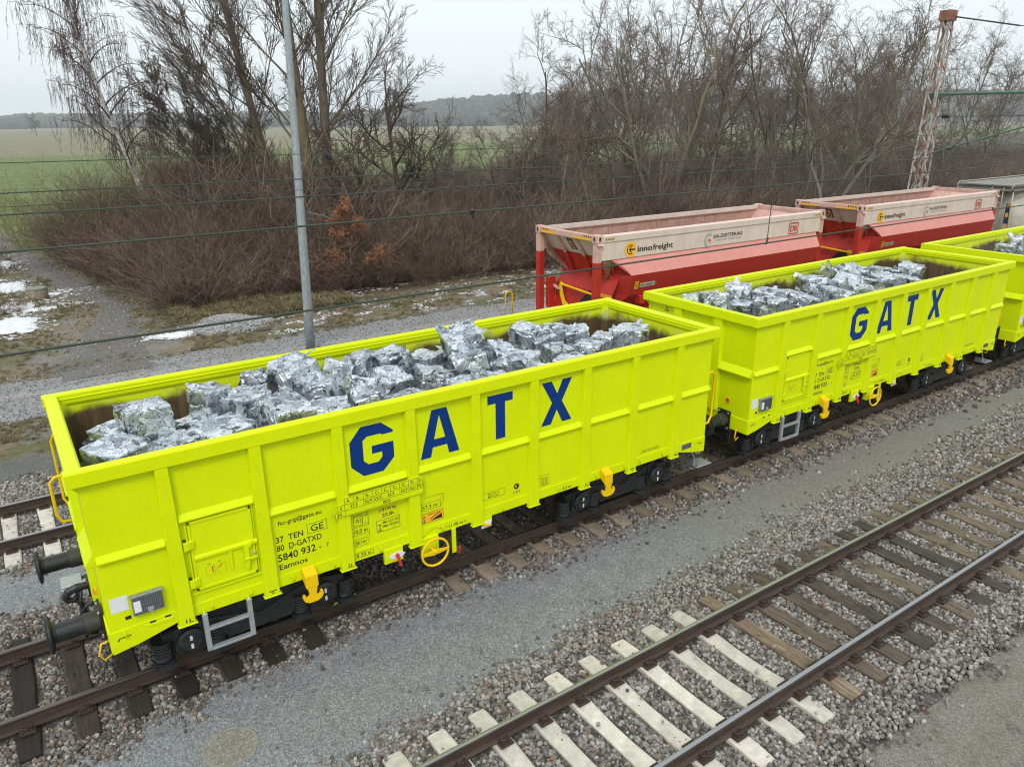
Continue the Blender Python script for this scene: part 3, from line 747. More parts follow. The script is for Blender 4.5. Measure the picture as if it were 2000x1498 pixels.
# ------------------------------------------------------------------ yellow gondola wagons
PX = [-.01+1.0475*(k-4) for k in range(9)]            # wall posts
SEG = [-5.03]+PX+[5.03]
BAL = []
def mir(mb):                                          # the same shape on the far side (turned half round the wagon's middle)
    q = MB(); q.v = [(-x, -y, z) for x, y, z in mb.v]; q.f = list(mb.f); q.m = list(mb.m); return q
def ringpts(c, r, n, ax='y'):
    return [(c[0]+r*math.cos(2*math.pi*i/n), c[1], c[2]+r*math.sin(2*math.pi*i/n)) for i in range(n)]
def make_wagon(number, tail):
    w = thing('gondola_wagon', (0, 0, 0), None, 'wagon')
    # --- walls
    for s in (-1, 1):
        mb = MB(); y0, y1 = s*1.405, s*1.44
        # outline of the wall with the raised middle of the sill
        out = [(-5.03, .86), (-4.72, .905), (-4.32, 1.02), (4.32, 1.02), (4.72, .905), (5.03, .86), (5.03, 3.12), (-5.03, 3.12)]
        n = len(out); vs = [(x, y1, z) for x, z in out]+[(x, y0, z) for x, z in out]
        mb.add(vs, [tuple(range(n))]); mb.add(vs, [tuple(range(n, 2*n))], 1)
        mb.add(vs, [(i, (i+1) % n, (i+1) % n+n, i+n) for i in range(n)])
        mb.build('side_wall', [m_lime, m_inside], w)
        # top rail: hollow section with a lip
        mb = MB()
        mb.prism([(s*1.375, 3.10), (s*1.395, 3.06), (s*1.520, 3.06), (s*1.520, 3.225), (s*1.505, 3.24), (s*1.39, 3.24), (s*1.375, 3.225)], 'x', -5.14, 5.14)
        mb.build('top_rail', m_lime, w, bevel=.006)
        mb = MB(); mb.prism([(s*1.37, 3.155), (s*1.375, 3.155), (s*1.375, 3.175), (s*1.362, 3.165)], 'x', -4.95, 4.95); mb.build('rail_lip', m_lime, w)
        # lower sill: plate a finger proud of the wall
        mb = MB()
        for a, b_ in zip(SEG, SEG[1:]):
            a2 = a+(.088 if a > -5 else 0); b2 = b_-(.088 if b_ < 5 else 0)
            if a <= -5: poly = [(-5.03, .85), (-4.74, .895), (b2, 1.005), (b2, 1.165), (-5.03, 1.145)]
            elif b_ >= 5: poly = [(5.03, .85), (5.03, 1.145), (a2, 1.165), (a2, 1.005), (4.74, .895)]
            else: poly = [(a2, 1.005), (b2, 1.005), (b2, 1.165), (a2, 1.165)]
            mb.prism(poly, 'y', s*1.4405, s*1.455)
        mb.build('sill', m_lime, w, bevel=.003)
        # posts: pressed channels widening at the foot
        mbp = MB()
        mbp.add([(-.083, s*1.44, 3.058), (.083, s*1.44, 3.058), (.07, s*1.515, 3.058), (-.07, s*1.515, 3.058),
                 (-.105, s*1.44, .955), (.105, s*1.44, .955), (.088, s*1.515, .955), (-.088, s*1.515, .955)],
                [(0, 1, 2, 3), (4, 7, 6, 5), (0, 3, 7, 4), (1, 5, 6, 2), (3, 2, 6, 7), (0, 4, 5, 1)])
        mbp.box(-.115, .115, min(s*1.43, s*1.525), max(s*1.43, s*1.525), .945, .957)
        first = None
        for x in PX:
            if first is None: first = mbp.build('wall_post', m_lime, w, bevel=.006); o = first
            else: o = link('wall_post', first.data, w); b_ = o.modifiers.new('bevel', 'BEVEL'); b_.width = .006; b_.segments = 1; b_.limit_method = 'ANGLE'
            o.location = (x, 0, 0)
        # horizontal stiffeners between the posts
        for i, (a, b_) in enumerate(zip(SEG, SEG[1:])):
            a2 = a+(.088 if i else .02); b2 = b_-(.088 if i < 9 else .02)
            z = 2.10 if not ((i == 1 and s < 0) or (i == 8 and s > 0)) else 2.345
            mb = MB(); mb.prism([(s*1.44, z-.03), (s*1.492, z-.03), (s*1.492, z-.012), (s*1.44, z+.062)], 'x', a2, b2)
            mb.build('stiffener', m_lime, w, bevel=.003)
        # lashing rings on the sill
        for x in (-4.88, -3.9, -3.42, -2.87, -2.3, -1.62, -.62, .45, 1.55, 2.35, 2.98, 3.36, 3.9, 4.88):
            x = x if s < 0 else -x
            mb = MB(); mb.tube([(x-.012, s*1.455, 1.125), (x+.005, s*1.485, 1.105), (x+.012, s*1.487, 1.06), (x, s*1.455, 1.035)], .008, 6); mb.build('lashing_ring', m_lime, w, smooth=True)
    for e in (-1, 1):
        # end wall, corner and middle posts, stiffener
        mb = MB(); mb.box(min(e*4.985, e*5.028), max(e*4.985, e*5.028), -1.404, 1.404, .88, 3.1)
        mb.m = [1 if ((e < 0 and i == 5) or (e > 0 and i == 4)) else 0 for i in range(6)]
        mb.build('end_wall', [m_lime, m_inside], w)
        mb = MB(); mb.prism([(e*4.96, 3.10), (e*4.98, 3.06), (e*5.12, 3.06), (e*5.12, 3.235), (e*4.975, 3.235), (e*4.96, 3.22)], 'y', -1.374, 1.374)
        mb.prism([(e*4.955, 3.155), (e*4.96, 3.155), (e*4.96, 3.175), (e*4.948, 3.165)], 'y', -1.36, 1.36)
        mb.build('end_rail', m_lime, w, bevel=.006)
        for y in (-.54, .54):
            mb = MB(); mb.add([(e*5.028, y-.12, 3.058), (e*5.028, y+.12, 3.058), (e*5.10, y+.10, 3.058), (e*5.10, y-.10, 3.058), (e*5.028, y-.12, 1.15), (e*5.028, y+.12, 1.15), (e*5.10, y+.10, 1.15), (e*5.10, y-.10, 1.15)],
                [(0, 1, 2, 3), (4, 7, 6, 5), (0, 3, 7, 4), (1, 5, 6, 2), (3, 2, 6, 7)]); mb.build('end_post', m_lime, w, bevel=.006)
        for ya, yb in ((-1.43, -.655), (-.425, .425), (.655, 1.43)):
            mb = MB(); mb.prism([(e*5.028, 2.03), (e*5.125, 2.05), (e*5.125, 2.07), (e*5.028, 2.20)], 'y', ya, yb); mb.build('end_stiffener', m_lime, w, bevel=.003)
        mb = MB(); mb.box(min(e*4.90, e*5.045), max(e*4.90, e*5.045), -1.44, 1.44, .86, 1.15); mb.build('headstock', m_lime, w, bevel=.006)
        for s in (-1, 1):       # corner brackets under the rail, inside corner tubes
            mb = MB(); mb.prism([(e*5.03, 3.06), (e*5.11, 3.06), (e*5.03, 2.96)], 'y', s*1.44-.008, s*1.44+.008); mb.build('corner_gusset', m_lime, w)
            mb = MB(); mb.prism([(e*4.985, s*1.405), (e*4.985, s*1.29), (e*4.955, s*1.29), (e*4.87, s*1.39), (e*4.87, s*1.405)], 'z', 1.25, 3.09); mb.build('corner_post', m_inside, w)
        # buffers
        for s in (-1, 1):
            t = MB(); Mx = Matrix.Translation((e*5.045, s*.875, 1.025)) @ Matrix.Rotation(e*math.pi/2, 4, 'Y')
            t.box(-.20, .20, -.155, .155, 0, .03, 0, Mx)
            t.lathe([(.115, .03), (.128, .032), (.128, .20), (.118, .205)], 28, Mx, 1)
            t.lathe([(.118, .205), (.112, .207), (.112, .50), (.118, .50), (.118, .53)], 28, Mx)
            for q in (-1, 1): t.lathe([(.035, 0), (.035, .008)], 14, Matrix.Translation((e*5.36, s*.875, 1.025)) @ Matrix.Rotation(q*math.pi/2-.0, 4, 'X') @ Matrix.Translation((0, 0, .108)))
            b_ = t.build('buffer', [m_buffer, m_bufold], w, bevel=.004)
            h = MB(); h.lathe([(.10, .525), (.20, .535), (.232, .555), (.232, .575), (.20, .592), (.10, .602), (.02, .604)], 36, Mx); h.build('buffer_head', m_buffer, b_, smooth=False)
            bo = MB()
            for dx in (-.16, .16):
                for dy in (-.115, .115): bo.lathe([(.022, .03), (.022, .05)], 6, Mx @ Matrix.Translation((dx, dy, 0)))
            bo.build('bolt', m_galv, b_)
        # draw hook with screw coupling, brake hoses
        c = MB(); c.box(min(e*5.045, e*5.12), max(e*5.045, e*5.12), -.13, .13, .93, 1.13)
        pts = [(e*5.10, 0, 1.04), (e*5.24, 0, 1.05), (e*5.34, 0, 1.02), (e*5.385, 0, .96), (e*5.36, 0, .90), (e*5.29, 0, .885), (e*5.26, 0, .93)]
        c.tube(pts, [.05, .055, .055, .05, .045, .04, .028], 10); hk = c.build('draw_hook', m_dark, w, smooth=False, bevel=.003)
        c = MB()
        for y in (-.075, .075): c.tube([(e*5.20, y, 1.02), (e*5.23, y, .85), (e*5.235, y, .66), (e*5.2, y, .60)], .020, 8)
        c.tube([(e*5.235, -.11, .66), (e*5.235, .11, .66)], .032, 8); c.tube([(e*5.21, 0, .80), (e*5.24, 0, .46)], .024, 8)
        c.tube([(e*5.235, -.09, .50), (e*5.25, -.085, .34), (e*5.25, 0, .29), (e*5.25, .085, .34), (e*5.235, .09, .50)], .020, 8)
        c.build('screw_coupling', m_dark, hk, smooth=True)
        for y in (-.36, .36):
            c = MB(); c.tube([(e*5.04, y, .98), (e*5.15, y, .98), (e*5.24, y, .88), (e*5.25, y*.9, .66), (e*5.2, y*.75, .50), (e*5.12, y*.6, .45)], .026, 8); c.build('brake_hose', m_dark, w, smooth=True)
        c = MB(); c.box(min(e*5.16, e*5.40), max(e*5.16, e*5.40), .16, .46, .985, 1.005); c.build('tread_plate', m_galv, w, bevel=.003)
        c = MB(); c.box(min(e*5.045, e*5.075), max(e*5.045, e*5.075), -.98, -.90, 1.42, 1.50); lb = c.build('lamp_bracket', m_orange, w, bevel=.004)
        c = MB(); c.box(min(e*5.075, e*5.083), max(e*5.075, e*5.083), -.97, -.91, 1.43, 1.49); c.build('reflector', m_redp, lb)
        # shunter's handle loop under the buffer and grab loops
        ya = e*-1.24 if e > 0 else -1.24
        c = MB(); c.tube([(e*5.04, -1.24, .93), (e*5.13, -1.26, .93), (e*5.17, -1.27, .80), (e*5.13, -1.26, .70), (e*5.03, -1.24, .74)], .013, 8); c.build('step_stirrup', m_yellow, w, smooth=True)
        sg = 1 if e < 0 else -1
        c = MB(); c.tube([(e*5.03, sg*1.32, 2.10), (e*5.20, sg*1.32, 2.09), (e*5.265, sg*1.32, 2.02), (e*5.27, sg*1.32, 1.52), (e*5.22, sg*1.32, 1.40), (e*5.03, sg*1.32, 1.38)] if e < 0 else
                         [(e*5.03, sg*1.32, 2.33), (e*5.24, sg*1.32, 2.34), (e*5.31, sg*1.32, 2.27), (e*5.31, sg*1.32, 1.46), (e*5.24, sg*1.32, 1.33), (e*5.03, sg*1.32, 1.30)], .022, 10); c.build('grab_handle', m_yellow, w, smooth=True)
        c = MB(); c.tube([(e*4.98, sg*1.45, 2.62), (e*5.10, sg*1.60, 2.60), (e*5.14, sg*1.62, 2.52), (e*5.14, sg*1.62, 1.62), (e*5.10, sg*1.58, 1.53), (e*4.98, sg*1.45, 1.52)], .018, 10)
        if e < 0: c.build('grab_handle', m_yellow, w, smooth=True)
    mb = MB(); mb.box(-5., 5., -1.40, 1.40, 1.16, 1.22); mb.build('floor', m_inside, w)
    mb = MB()
    for y in (-.42, .42): mb.box(-4.9, 4.9, y-.08, y+.08, .80, 1.155)
    for x in (-3.25, -1.1, 0, 1.1, 3.25): mb.box(x-.06, x+.06, -1.39, 1.39, .95, 1.155)
    mb.tube([(-4.8, -.95, .93), (4.8, -.95, .93)], .022, 6); mb.tube([(-1.2, -.3, .70), (.2, -.3, .70)], .17, 12); mb.box(.5, 1.0, -.8, -.3, .60, .95)
    mb.build('underframe', m_dark, w)
    # --- bogies
    for bx in (-3.25, 3.25):
        b0 = MB(); b0.box(bx-.28, bx+.28, -.95, .95, .52, .76); bg_ = b0.build('bogie', m_dark, w, bevel=.01)
        for s in (-1, 1):
            f = MB(); yy = (s*.92, s*1.06)
            f.prism([(bx-1.22, .62), (bx-1.22, .50), (bx-.55, .44), (bx-.42, .26), (bx+.42, .26), (bx+.55, .44), (bx+1.22, .50), (bx+1.22, .62), (bx+.6, .74), (bx-.6, .74)], 'y', *yy)
            f.tube([(bx-.9, s*1.10, .70), (bx-.35, s*1.12, .62), (bx, s*1.12, .50), (bx+.35, s*1.12, .62), (bx+.9, s*1.10, .78)], .022, 6)
            f.build('side_frame', m_dark, bg_, bevel=.012)
            for ax in (bx-.9, bx+.9):
                a = MB(); My = Matrix.Translation((ax, s*.98, .46)) @ Matrix.Rotation(-s*math.pi/2, 4, 'X')
                a.box(-.19, .19, -.17, .20, -.08, .10, 0, My)
                a.lathe([(.165, .10), (.165, .15), (.13, .175), (.05, .18)], 22, My)
                for q in range(4): a.lathe([(.02, .17), (.02, .19)], 6, My @ Matrix.Rotation(q*math.pi/2+.6, 4, 'Z') @ Matrix.Translation((.10, 0, 0)))
                a.lathe([(.016, .15), (.016, .21)], 6, My @ Matrix.Translation((.0, -.18, 0)))
                # white check marks painted across the cover
                for z in (-.10, .02): a.box(-.016, .016, z, z+.07, .181, .183, 1, My)
                a.build('axle_box', [m_dark, m_white], bg_, bevel=.006)
                for dx in (-.33, .33):
                    sp = MB(); c = (ax+dx, s*1.0, 0); n = 72
                    sp.tube([(c[0]+.098*math.cos(i*.55), c[1]+.098*math.sin(i*.55), .24+.27*i/n) for i in range(n+1)], .021, 6)
                    sp.lathe([(.13, .20), (.13, .235), (.075, .235), (.07, .50), (.13, .505), (.13, .535)], 16, Matrix.Translation((c[0], c[1], 0)))
                    sp.box(c[0]-.13, c[0]+.13, c[1]-.13, c[1]+.13, .16, .20)
                    sp.build('spring', m_dark, bg_)
        for ax in (bx-.9, bx+.9):
            for s in (-1, 1):
                wh = MB(); My = Matrix.Translation((ax, s*.75, .46)) @ Matrix.Rotation(-s*math.pi/2, 4, 'X')
                wh.lathe([(.08, -.06), (.46+.03, -.075), (.487, -.045), (.463, -.03), (.457, .06), (.445, .07), (.38, .068), (.36, .045), (.16, .02), (.15, .07), (.09, .075)], 40, My); wh.build('wheel', m_wheel, bg_)
            axl = MB(); axl.tube([(ax, -.9, .46), (ax, .9, .46)], .08, 14); axl.build('axle', m_wheel, bg_)
    # --- fittings on the near side, then the same on the far side turned round
    def both(name, mb, m_, parent=None, bevel=0, smooth=False, sub=()):
        o = mb.build(name, m_, w, bevel, smooth); p = mir(mb).build(name, m_, w, bevel, smooth)
        for nm, sm, mm in sub:
            sm.build(nm, mm, o, .002); mir(sm).build(nm, mm, p, .002)
        return o
    # door in the second bay: frame, leaf, hinges, bars, latch
    fr = MB(); x0, x1, z0, z1 = -4.03, -3.285, 1.345, 2.30
    for a in ((x0-.03, x1+.02, z1, z1+.02), (x0-.03, x0-.012, z0, z1), (x1+.008, x1+.022, z0, z1), (x0-.09, x1+.09, z0-.05, z0-.028)): fr.box(a[0], a[1], -1.462, -1.4405, a[2], a[3])
    lf_ = MB(); lf_.box(x0, x1-.004, -1.458, -1.4405, z0, z1-.01)
    for a in ((x0, x1-.004, z1-.05, z1-.012), (x0, x0+.03, z0, z1-.012), (x1-.034, x1-.004, z0, z1-.012), (x0, x1-.004, z0, z0+.035)): lf_.box(a[0], a[1], -1.470, -1.458, a[2], a[3])
    bar = MB(); bar.prism([(-1.458, 1.765), (-1.485, 1.765), (-1.485, 1.80), (-1.458, 1.825)], 'x', x0+.03, x1+.03)
    bar.box(x0+.42, x0+.455, -1.478, -1.458, 1.50, 1.765)
    hg = MB()
    for z in (1.99, 1.47):
        hg.tube([(x0-.055, -1.475, z-.06), (x0-.055, -1.475, z+.06)], .026, 10); hg.tube([(x0-.055, -1.475, z+.06), (x0-.055, -1.475, z+.09)], .017, 8, 1)
        hg.prism([(x0-.06, -1.450), (x0-.06, -1.507), (x0-.02, -1.507), (x0+.05, -1.478), (x0+.05, -1.458)], 'z', z-.05, z+.05)
    lt = MB(); lt.prism([(x1-.15, 1.80), (x1-.05, 1.815), (x1-.06, 1.755), (x1-.09, 1.74), (x1-.09, 1.60), (x1-.10, 1.48), (x1-.135, 1.44), (x1-.155, 1.48), (x1-.145, 1.60)], 'y', -1.505, -1.487)
    lt.lathe([(.028, 0), (.028, .02)], 12, Matrix.Translation((x1-.05, -1.486, 1.80)) @ Matrix.Rotation(math.pi/2, 4, 'X'))
    lt.box(x1-.16, x1-.0, -1.52, -1.505, 1.585, 1.61); lt.lathe([(.014, 0), (.014, .035)], 8, Matrix.Translation((x1-.03, -1.46, 1.64)) @ Matrix.Rotation(math.pi/2, 4, 'X'), 1)
    pic = MB()
    for i, xx in enumerate((x0+.135, x0+.265)):
        pic.text(('close', 'open')[i], xx+.02, 1.655, .016, y=-1.4596)
        for a in ((0, .105, .128, .130), (0, .105, 0, .002), (0, .002, 0, .13), (.103, .105, 0, .13)): pic.box(xx+a[0], xx+a[1], -1.4596, -1.459, 1.50+a[2], 1.50+a[3])
    pic.box(x0+.205, x0+.217, -1.460, -1.459, 1.53, 1.61, 1); pic.box(x0+.205, x0+.235, -1.460, -1.459, 1.60, 1.61, 1)
    pic.add([(x0+.28, -1.4597, 1.565), (x0+.335, -1.4597, 1.61), (x0+.33, -1.4597, 1.62), (x0+.275, -1.4597, 1.575)], [(0, 1, 2, 3)], 1)
    both('door', lf_, m_lime, bevel=.003, sub=[('door_frame', fr, m_lime), ('door_bar', bar, m_lime), ('hinge', hg, [m_lime, m_dark]), ('latch', lt, [m_lime, m_galv]), ('pictogram', pic, [m_black, m_redp])])
    # steel box for papers and blank white label
    bx_ = MB(); bx_.box(-4.75, -4.415, -1.495, -1.4405, 1.295, 1.535); bx_.box(-4.765, -4.40, -1.51, -1.4405, 1.535, 1.56)
    me_ = MB()
    for i in range(15): x = -4.735+.0218*i; me_.prism([(x, 1.305), (x+.012, 1.305), (x+.012, 1.525), (x, 1.525)], 'y', -1.503, -1.4955)
    pk = MB(); pk.box(-4.735, -4.66, -1.506, -1.5035, 1.34, 1.49)
    lk = MB(); lk.prism([(-4.60, 1.37), (-4.53, 1.37), (-4.53, 1.33), (-4.565, 1.295), (-4.60, 1.33)], 'y', -1.512, -1.504); lk.box(-4.572, -4.558, -1.512, -1.504, 1.265, 1.30)
    both('document_box', bx_, m_grate, bevel=.004, sub=[('mesh_front', me_, m_grate_d), ('paper', pk, m_white), ('clasp', lk, m_galv)])
    q = MB(); q.box(-4.97, -4.78, -1.4425, -1.4405, 1.385, 1.58); both('label_sticker', q, m_white)
    q = MB(); q.box(-4.84, -4.775, -1.4415, -1.4403, 1.255, 1.30, 0); q.box(-4.60, -4.53, -1.4565, -1.4552, 1.115, 1.14); q.box(-4.43, -4.36, -1.4565, -1.4552, 1.125, 1.15); both('slot', q, m_dark)
    q = MB(); q.box(-4.63, -4.33, -1.462, -1.4552, 1.07, 1.112)
    for x in (-4.56, -4.40): q.box(x-.012, x+.012, -1.468, -1.462, 1.075, 1.107)
    both('card_holder', q, m_lime, bevel=.003)
    # ladder step
    q = MB()
    for x in (-4.0, -3.46): q.box(x-.03, x+.03, -1.53, -1.47, .49, 1.035)
    rg_ = MB()
    for z in (.81, .52): rg_.box(-3.97, -3.49, -1.545, -1.475, z-.02, z+.012)
    for z in (.81, .52):
        for i in range(12): rg_.box(-3.96+.0395*i, -3.945+.0395*i, -1.55, -1.545, z-.014, z+.012)
    hk_ = MB()
    for x in (-4.0, -3.46): hk_.tube([(x, -1.46, 1.04), (x, -1.49, 1.06), (x, -1.5, 1.03)], .012, 6)
    both('step_ladder', q, m_galv, bevel=.006, sub=[('rung', rg_, m_galv), ('ladder_hook', hk_, m_lime)])
    # jacking hooks
    for x in (-2.66, 2.53):
        q = MB(); q.add([(x-.085, -1.455, 1.20), (x+.085, -1.455, 1.20), (x+.085, -1.60, 1.12), (x-.085, -1.60, 1.12), (x-.085, -1.455, 1.02), (x+.085, -1.455, 1.02), (x+.085, -1.60, .93), (x-.085, -1.60, .93)],
                        [(0, 1, 2, 3), (4, 7, 6, 5), (0, 3, 7, 4), (1, 5, 6, 2), (3, 2, 6, 7), (0, 4, 5, 1)])
        cl = MB(); out = [(-.065, .93), (.065, .93), (.05, .86), (.045, .82), (.075, .795), (.10, .81), (.105, .845), (.13, .85), (.14, .80), (.115, .745), (.06, .715), (-.06, .715), (-.115, .745), (-.14, .80), (-.13, .85), (-.105, .845), (-.10, .81), (-.075, .795), (-.045, .82), (-.05, .86)]
        cl.prism([(x+a, z) for a, z in out], 'y', -1.60, -1.555)
        both('jacking_bracket', q, m_yellow, bevel=.008, sub=[('hook', cl, m_yellow)])
    # hand brake wheel on its bracket
    q = MB(); q.box(-.96, -.70, -1.50, -1.40, .72, 1.02); both('brake_bracket', q, m_lime, bevel=.006)
    q = MB(); c = (-.83, -1.62, .83)
    q.tube(ringpts(c, .215, 40), .018, 10, closed=True)
    spk = MB(); spk.prism([(-1.045, .815), (-.83, .785), (-.615, .815), (-.615, .845), (-.83, .875), (-1.045, .845)], 'y', -1.63, -1.612); spk.tube([(-.83, -1.645, .83), (-.83, -1.5, .83)], .03, 12)
    nut = MB(); nut.tube([(-.83, -1.66, .83), (-.83, -1.645, .83)], .018, 8)
    both('brake_wheel', q, m_yellow, smooth=True, sub=[('spoke', spk, m_yellow), ('nut', nut, m_galv)])
    q = MB(); q.box(-.46, -.39, -1.47, -1.45, .60, 1.02); both('hanger', q, m_lime, bevel=.003)
    q = MB(); q.tube([(-.37, -1.48, .68), (-.34, -1.49, .70), (-.345, -1.49, .60), (-.375, -1.48, .58), (-.385, -1.48, .63)], .010, 6, closed=True); both('chain_link', q, m_redp, smooth=True)
    q = MB(); q.box(-1.56, -1.27, -1.47, -1.42, .80, 1.03); rl = MB(); rl.prism([(-1.50, .90), (-1.45, .94), (-1.37, .955), (-1.29, .94), (-1.24, .90), (-1.29, .855), (-1.37, .845), (-1.45, .855)], 'y', -1.482, -1.472)
    rh = MB(); rh.tube([(-1.37, -1.50, .90), (-1.36, -1.52, .84), (-1.34, -1.53, .75)], [.022, .02, .024], 10); rh.lathe([(.03, 0), (.03, .02)], 14, Matrix.Translation((-1.37, -1.482, .90)) @ Matrix.Rotation(math.pi/2, 4, 'X')); rh.text('ON', -1.39, .925, .018, y=-1.4825)
    both('isolating_bracket', q, m_lime, bevel=.004, sub=[('dial', rl, m_white), ('lever', rh, m_redp)])
    q = MB(); q.box(.10, .26, -1.46, -1.42, .90, 1.02); rl = MB(); rl.box(.06, .24, -1.472, -1.462, .84, .95); rh = MB(); rh.tube([(.05, -1.49, .92), (.15, -1.50, .905), (.21, -1.50, .875)], .016, 8)
    both('changeover_bracket', q, m_lime, bevel=.004, sub=[('dial', rl, m_white), ('lever', rh, m_yellow)])
    # loose step at the right end
    q = MB(); q.box(5.02, 5.42, -1.34, -1.05, .435, .455); hb = MB(); hb.tube([(5.0, -1.2, .92), (4.98, -1.22, .72), (5.02, -1.24, .62), (5.02, -1.24, .46)], .016, 8); hb.prism([(5.02, .455), (5.04, .455), (5.04, .57)], 'y', -1.34, -1.05)
    both('end_step', q, m_galv, bevel=.004, sub=[('step_hanger', hb, m_galv)])
    # --- print on the wall
    yw = -1.4415
    Z0, Z1 = 2.245, 2.955
    def letter(poly_list):
        q = MB()
        for vs, fs in poly_list: q.add([(x, yw, z) for x, z in vs], fs)
        q2 = mir(q)
        q.build('letter', m_blue, w); q2.build('letter', m_blue, w)
    # G: octagonal ring with a bar
    gx0, gx1 = -1.93, -1.30; k = .17; h = .22
    o_ = [(gx1, 2.78), (gx1, Z1-k+.03), (gx1-k, Z1), (gx0+k, Z1), (gx0, Z1-k-.02), (gx0, Z0+k), (gx0+k, Z0), (gx1-k, Z0), (gx1, Z0+k), (gx1, 2.65), (-1.62, 2.65), (-1.62, 2.535), (-1.475, 2.535)]
    i_ = [(-1.475, 2.78), (-1.475, 2.80), (-1.53, Z1-.155), (-1.68, Z1-.155), (-1.745, 2.75), (-1.745, 2.46), (-1.68, Z0+.155), (-1.53, Z0+.155), (-1.475, 2.46), (-1.475, 2.535)]
    V = o_[:9]+[(gx1, 2.65), (gx1, 2.535), (-1.62, 2.65), (-1.62, 2.535)]+i_   # outer 0-8, 9,10,11,12, inner from 13
    F = [(0, 1, 14, 13), (1, 2, 15, 14), (2, 3, 16, 15), (3, 4, 17, 16), (4, 5, 18, 17), (5, 6, 19, 18), (6, 7, 20, 19), (7, 8, 21, 20), (8, 10, 22, 21), (9, 11, 12, 22, 10)]
    letter([(V, F)])
    # A
    ax, aw, tw = -.585, .315, .12
    def at_(f, wd): return ax-wd+f
    V = [(-.90, Z0), (-.70, Z1), (-.46, Z1), (-.27, Z0), (-.44, Z0), (-.47, 2.39), (-.70, 2.39), (-.735, Z0), (-.675, 2.51), (-.495, 2.51), (-.585, 2.86)]
    letter([(V, [(0, 1, 10, 8, 6, 7), (1, 2, 10), (2, 3, 4, 5, 9, 10), (6, 8, 9, 5)])])
    V = [(.225, Z1), (.675, Z1), (.675, 2.82), (.535, 2.82), (.535, Z0), (.365, Z0), (.365, 2.82), (.225, 2.82)]
    letter([(V, [(0, 7, 2, 1), (6, 5, 4, 3)])])
    V = [(1.215, Z1), (1.405, Z1), (1.515, 2.74), (1.62, Z1), (1.805, Z1), (1.61, 2.60), (1.81, Z0), (1.62, Z0), (1.51, 2.47), (1.395, Z0), (1.205, Z0), (1.415, 2.60)]
    letter([(V, [(0, 11, 2, 1), (2, 5, 4, 3), (11, 8, 5, 2), (11, 10, 9, 8), (8, 7, 6, 5)])])
    yt = -1.4413
    def frame(q, x0, x1, z0, z1, t=.006, y=yt, mi=0):
        for a in ((x0, x1, z1-t, z1), (x0, x1, z0, z0+t), (x0, x0+t, z0+t, z1-t), (x1-t, x1, z0+t, z1-t)): q.add([(a[0], y, a[2]), (a[1], y, a[2]), (a[1], y, a[3]), (a[0], y, a[3])], [(0, 1, 2, 3)], mi)
    def line(q, x0, z0, x1, z1, t=.005, y=yt, mi=0):
        d = Vector((x1-x0, 0, z1-z0)).normalized(); n = Vector((-d.z, 0, d.x))*t/2
        q.add([(x0+n.x, y, z0+n.z), (x0-n.x, y, z0-n.z), (x1-n.x, y, z1-n.z), (x1+n.x, y, z1+n.z)], [(0, 1, 2, 3)], mi)
    def pr(q, name='lettering', m_=m_black):
        p = mir(q); q.build(name, m_, w); p.build(name, m_, w)
    q = MB(); q.text('fsc-grg@gatx.eu', -2.97, 1.885, .062, .58, yt); pr(q)
    q = MB(); q.text('37  TEN', -3.02, 1.645, .085, .36, yt); q.text('80  D-GATXD', -3.02, 1.52, .085, .60, yt); q.text(number, -3.02, 1.37, .105, .505, yt); q.text('-', -2.47, 1.37, .09, None, yt); q.text(tail, -2.37, 1.375, .06, None, yt)
    q.text('Eamnos', -3.015, 1.245, .08, .375, yt); line(q, -2.865, 1.505, -2.80, 1.505); pr(q)
    q = MB(); frame(q, -2.605, -2.33, 1.64, 1.785); q.text('GE', -2.555, 1.665, .098, .175, yt); pr(q)
    # load table on its own plate across the posts
    q = MB(); q.prism([(-2.27, 1.775), (-.915, 1.775), (-.915, 2.052), (-2.105, 2.052), (-2.105, 1.965), (-2.21, 1.965), (-2.21, 1.885), (-2.27, 1.885)], 'y', -1.5165, -1.5275)
    tb = MB(); yb = -1.5283; zs = [1.782, 1.87, 1.958, 2.044]; cw = (2.10-.925)/8.7; xs_ = [-2.10+cw*i for i in range(9)]+[-.922]
    frame(tb, -2.262, -.922, zs[0], zs[1], .005, yb); frame(tb, -2.20, -.922, zs[1]-.005, zs[2], .005, yb); frame(tb, -2.10, -.922, zs[2]-.005, zs[3], .005, yb); line(tb, -2.10, zs[0], -2.10, zs[2], .005, yb)
    head = ['A', 'B1', 'B2', 'C2', 'C3', 'C4', 'D2', 'D3', 'D4']; cx_ = [(xs_[i]+(xs_[i+1] if i < 9 else -.922))/2 for i in range(9)]
    for i in range(9):
        tb.text(head[i][0], cx_[i]-.035, zs[2]+.02, .048, None, yb)
        if len(head[i]) > 1: tb.text(head[i][1], cx_[i]+.012, zs[2]+.014, .022, None, yb)
        if i: line(tb, xs_[i], zs[2], xs_[i], zs[3], .005, yb)
    for i in (2, 3, 4, 6, 7, 8): line(tb, xs_[i], zs[1], xs_[i], zs[2], .005, yb)
    tb.text('S', -2.165, zs[1]+.018, .05, None, yb); tb.text('120', -2.245, zs[0]+.018, .05, .10, yb)
    for tx, a in (('37,3', .96), ('52,9', 2.5), ('53,3', 3.5), ('62,9', 5), ('52,9', 6.5), ('62,1', 7.5), ('70,9', 8.35)): tb.text(tx, -2.10+cw*a-.05, zs[1]+.018, .05, .10, yb)
    tb.text('00,0', -1.55, zs[0]+.018, .05, .11, yb)
    both('load_table_plate', q, m_lime, sub=[('load_table', tb, m_black)])
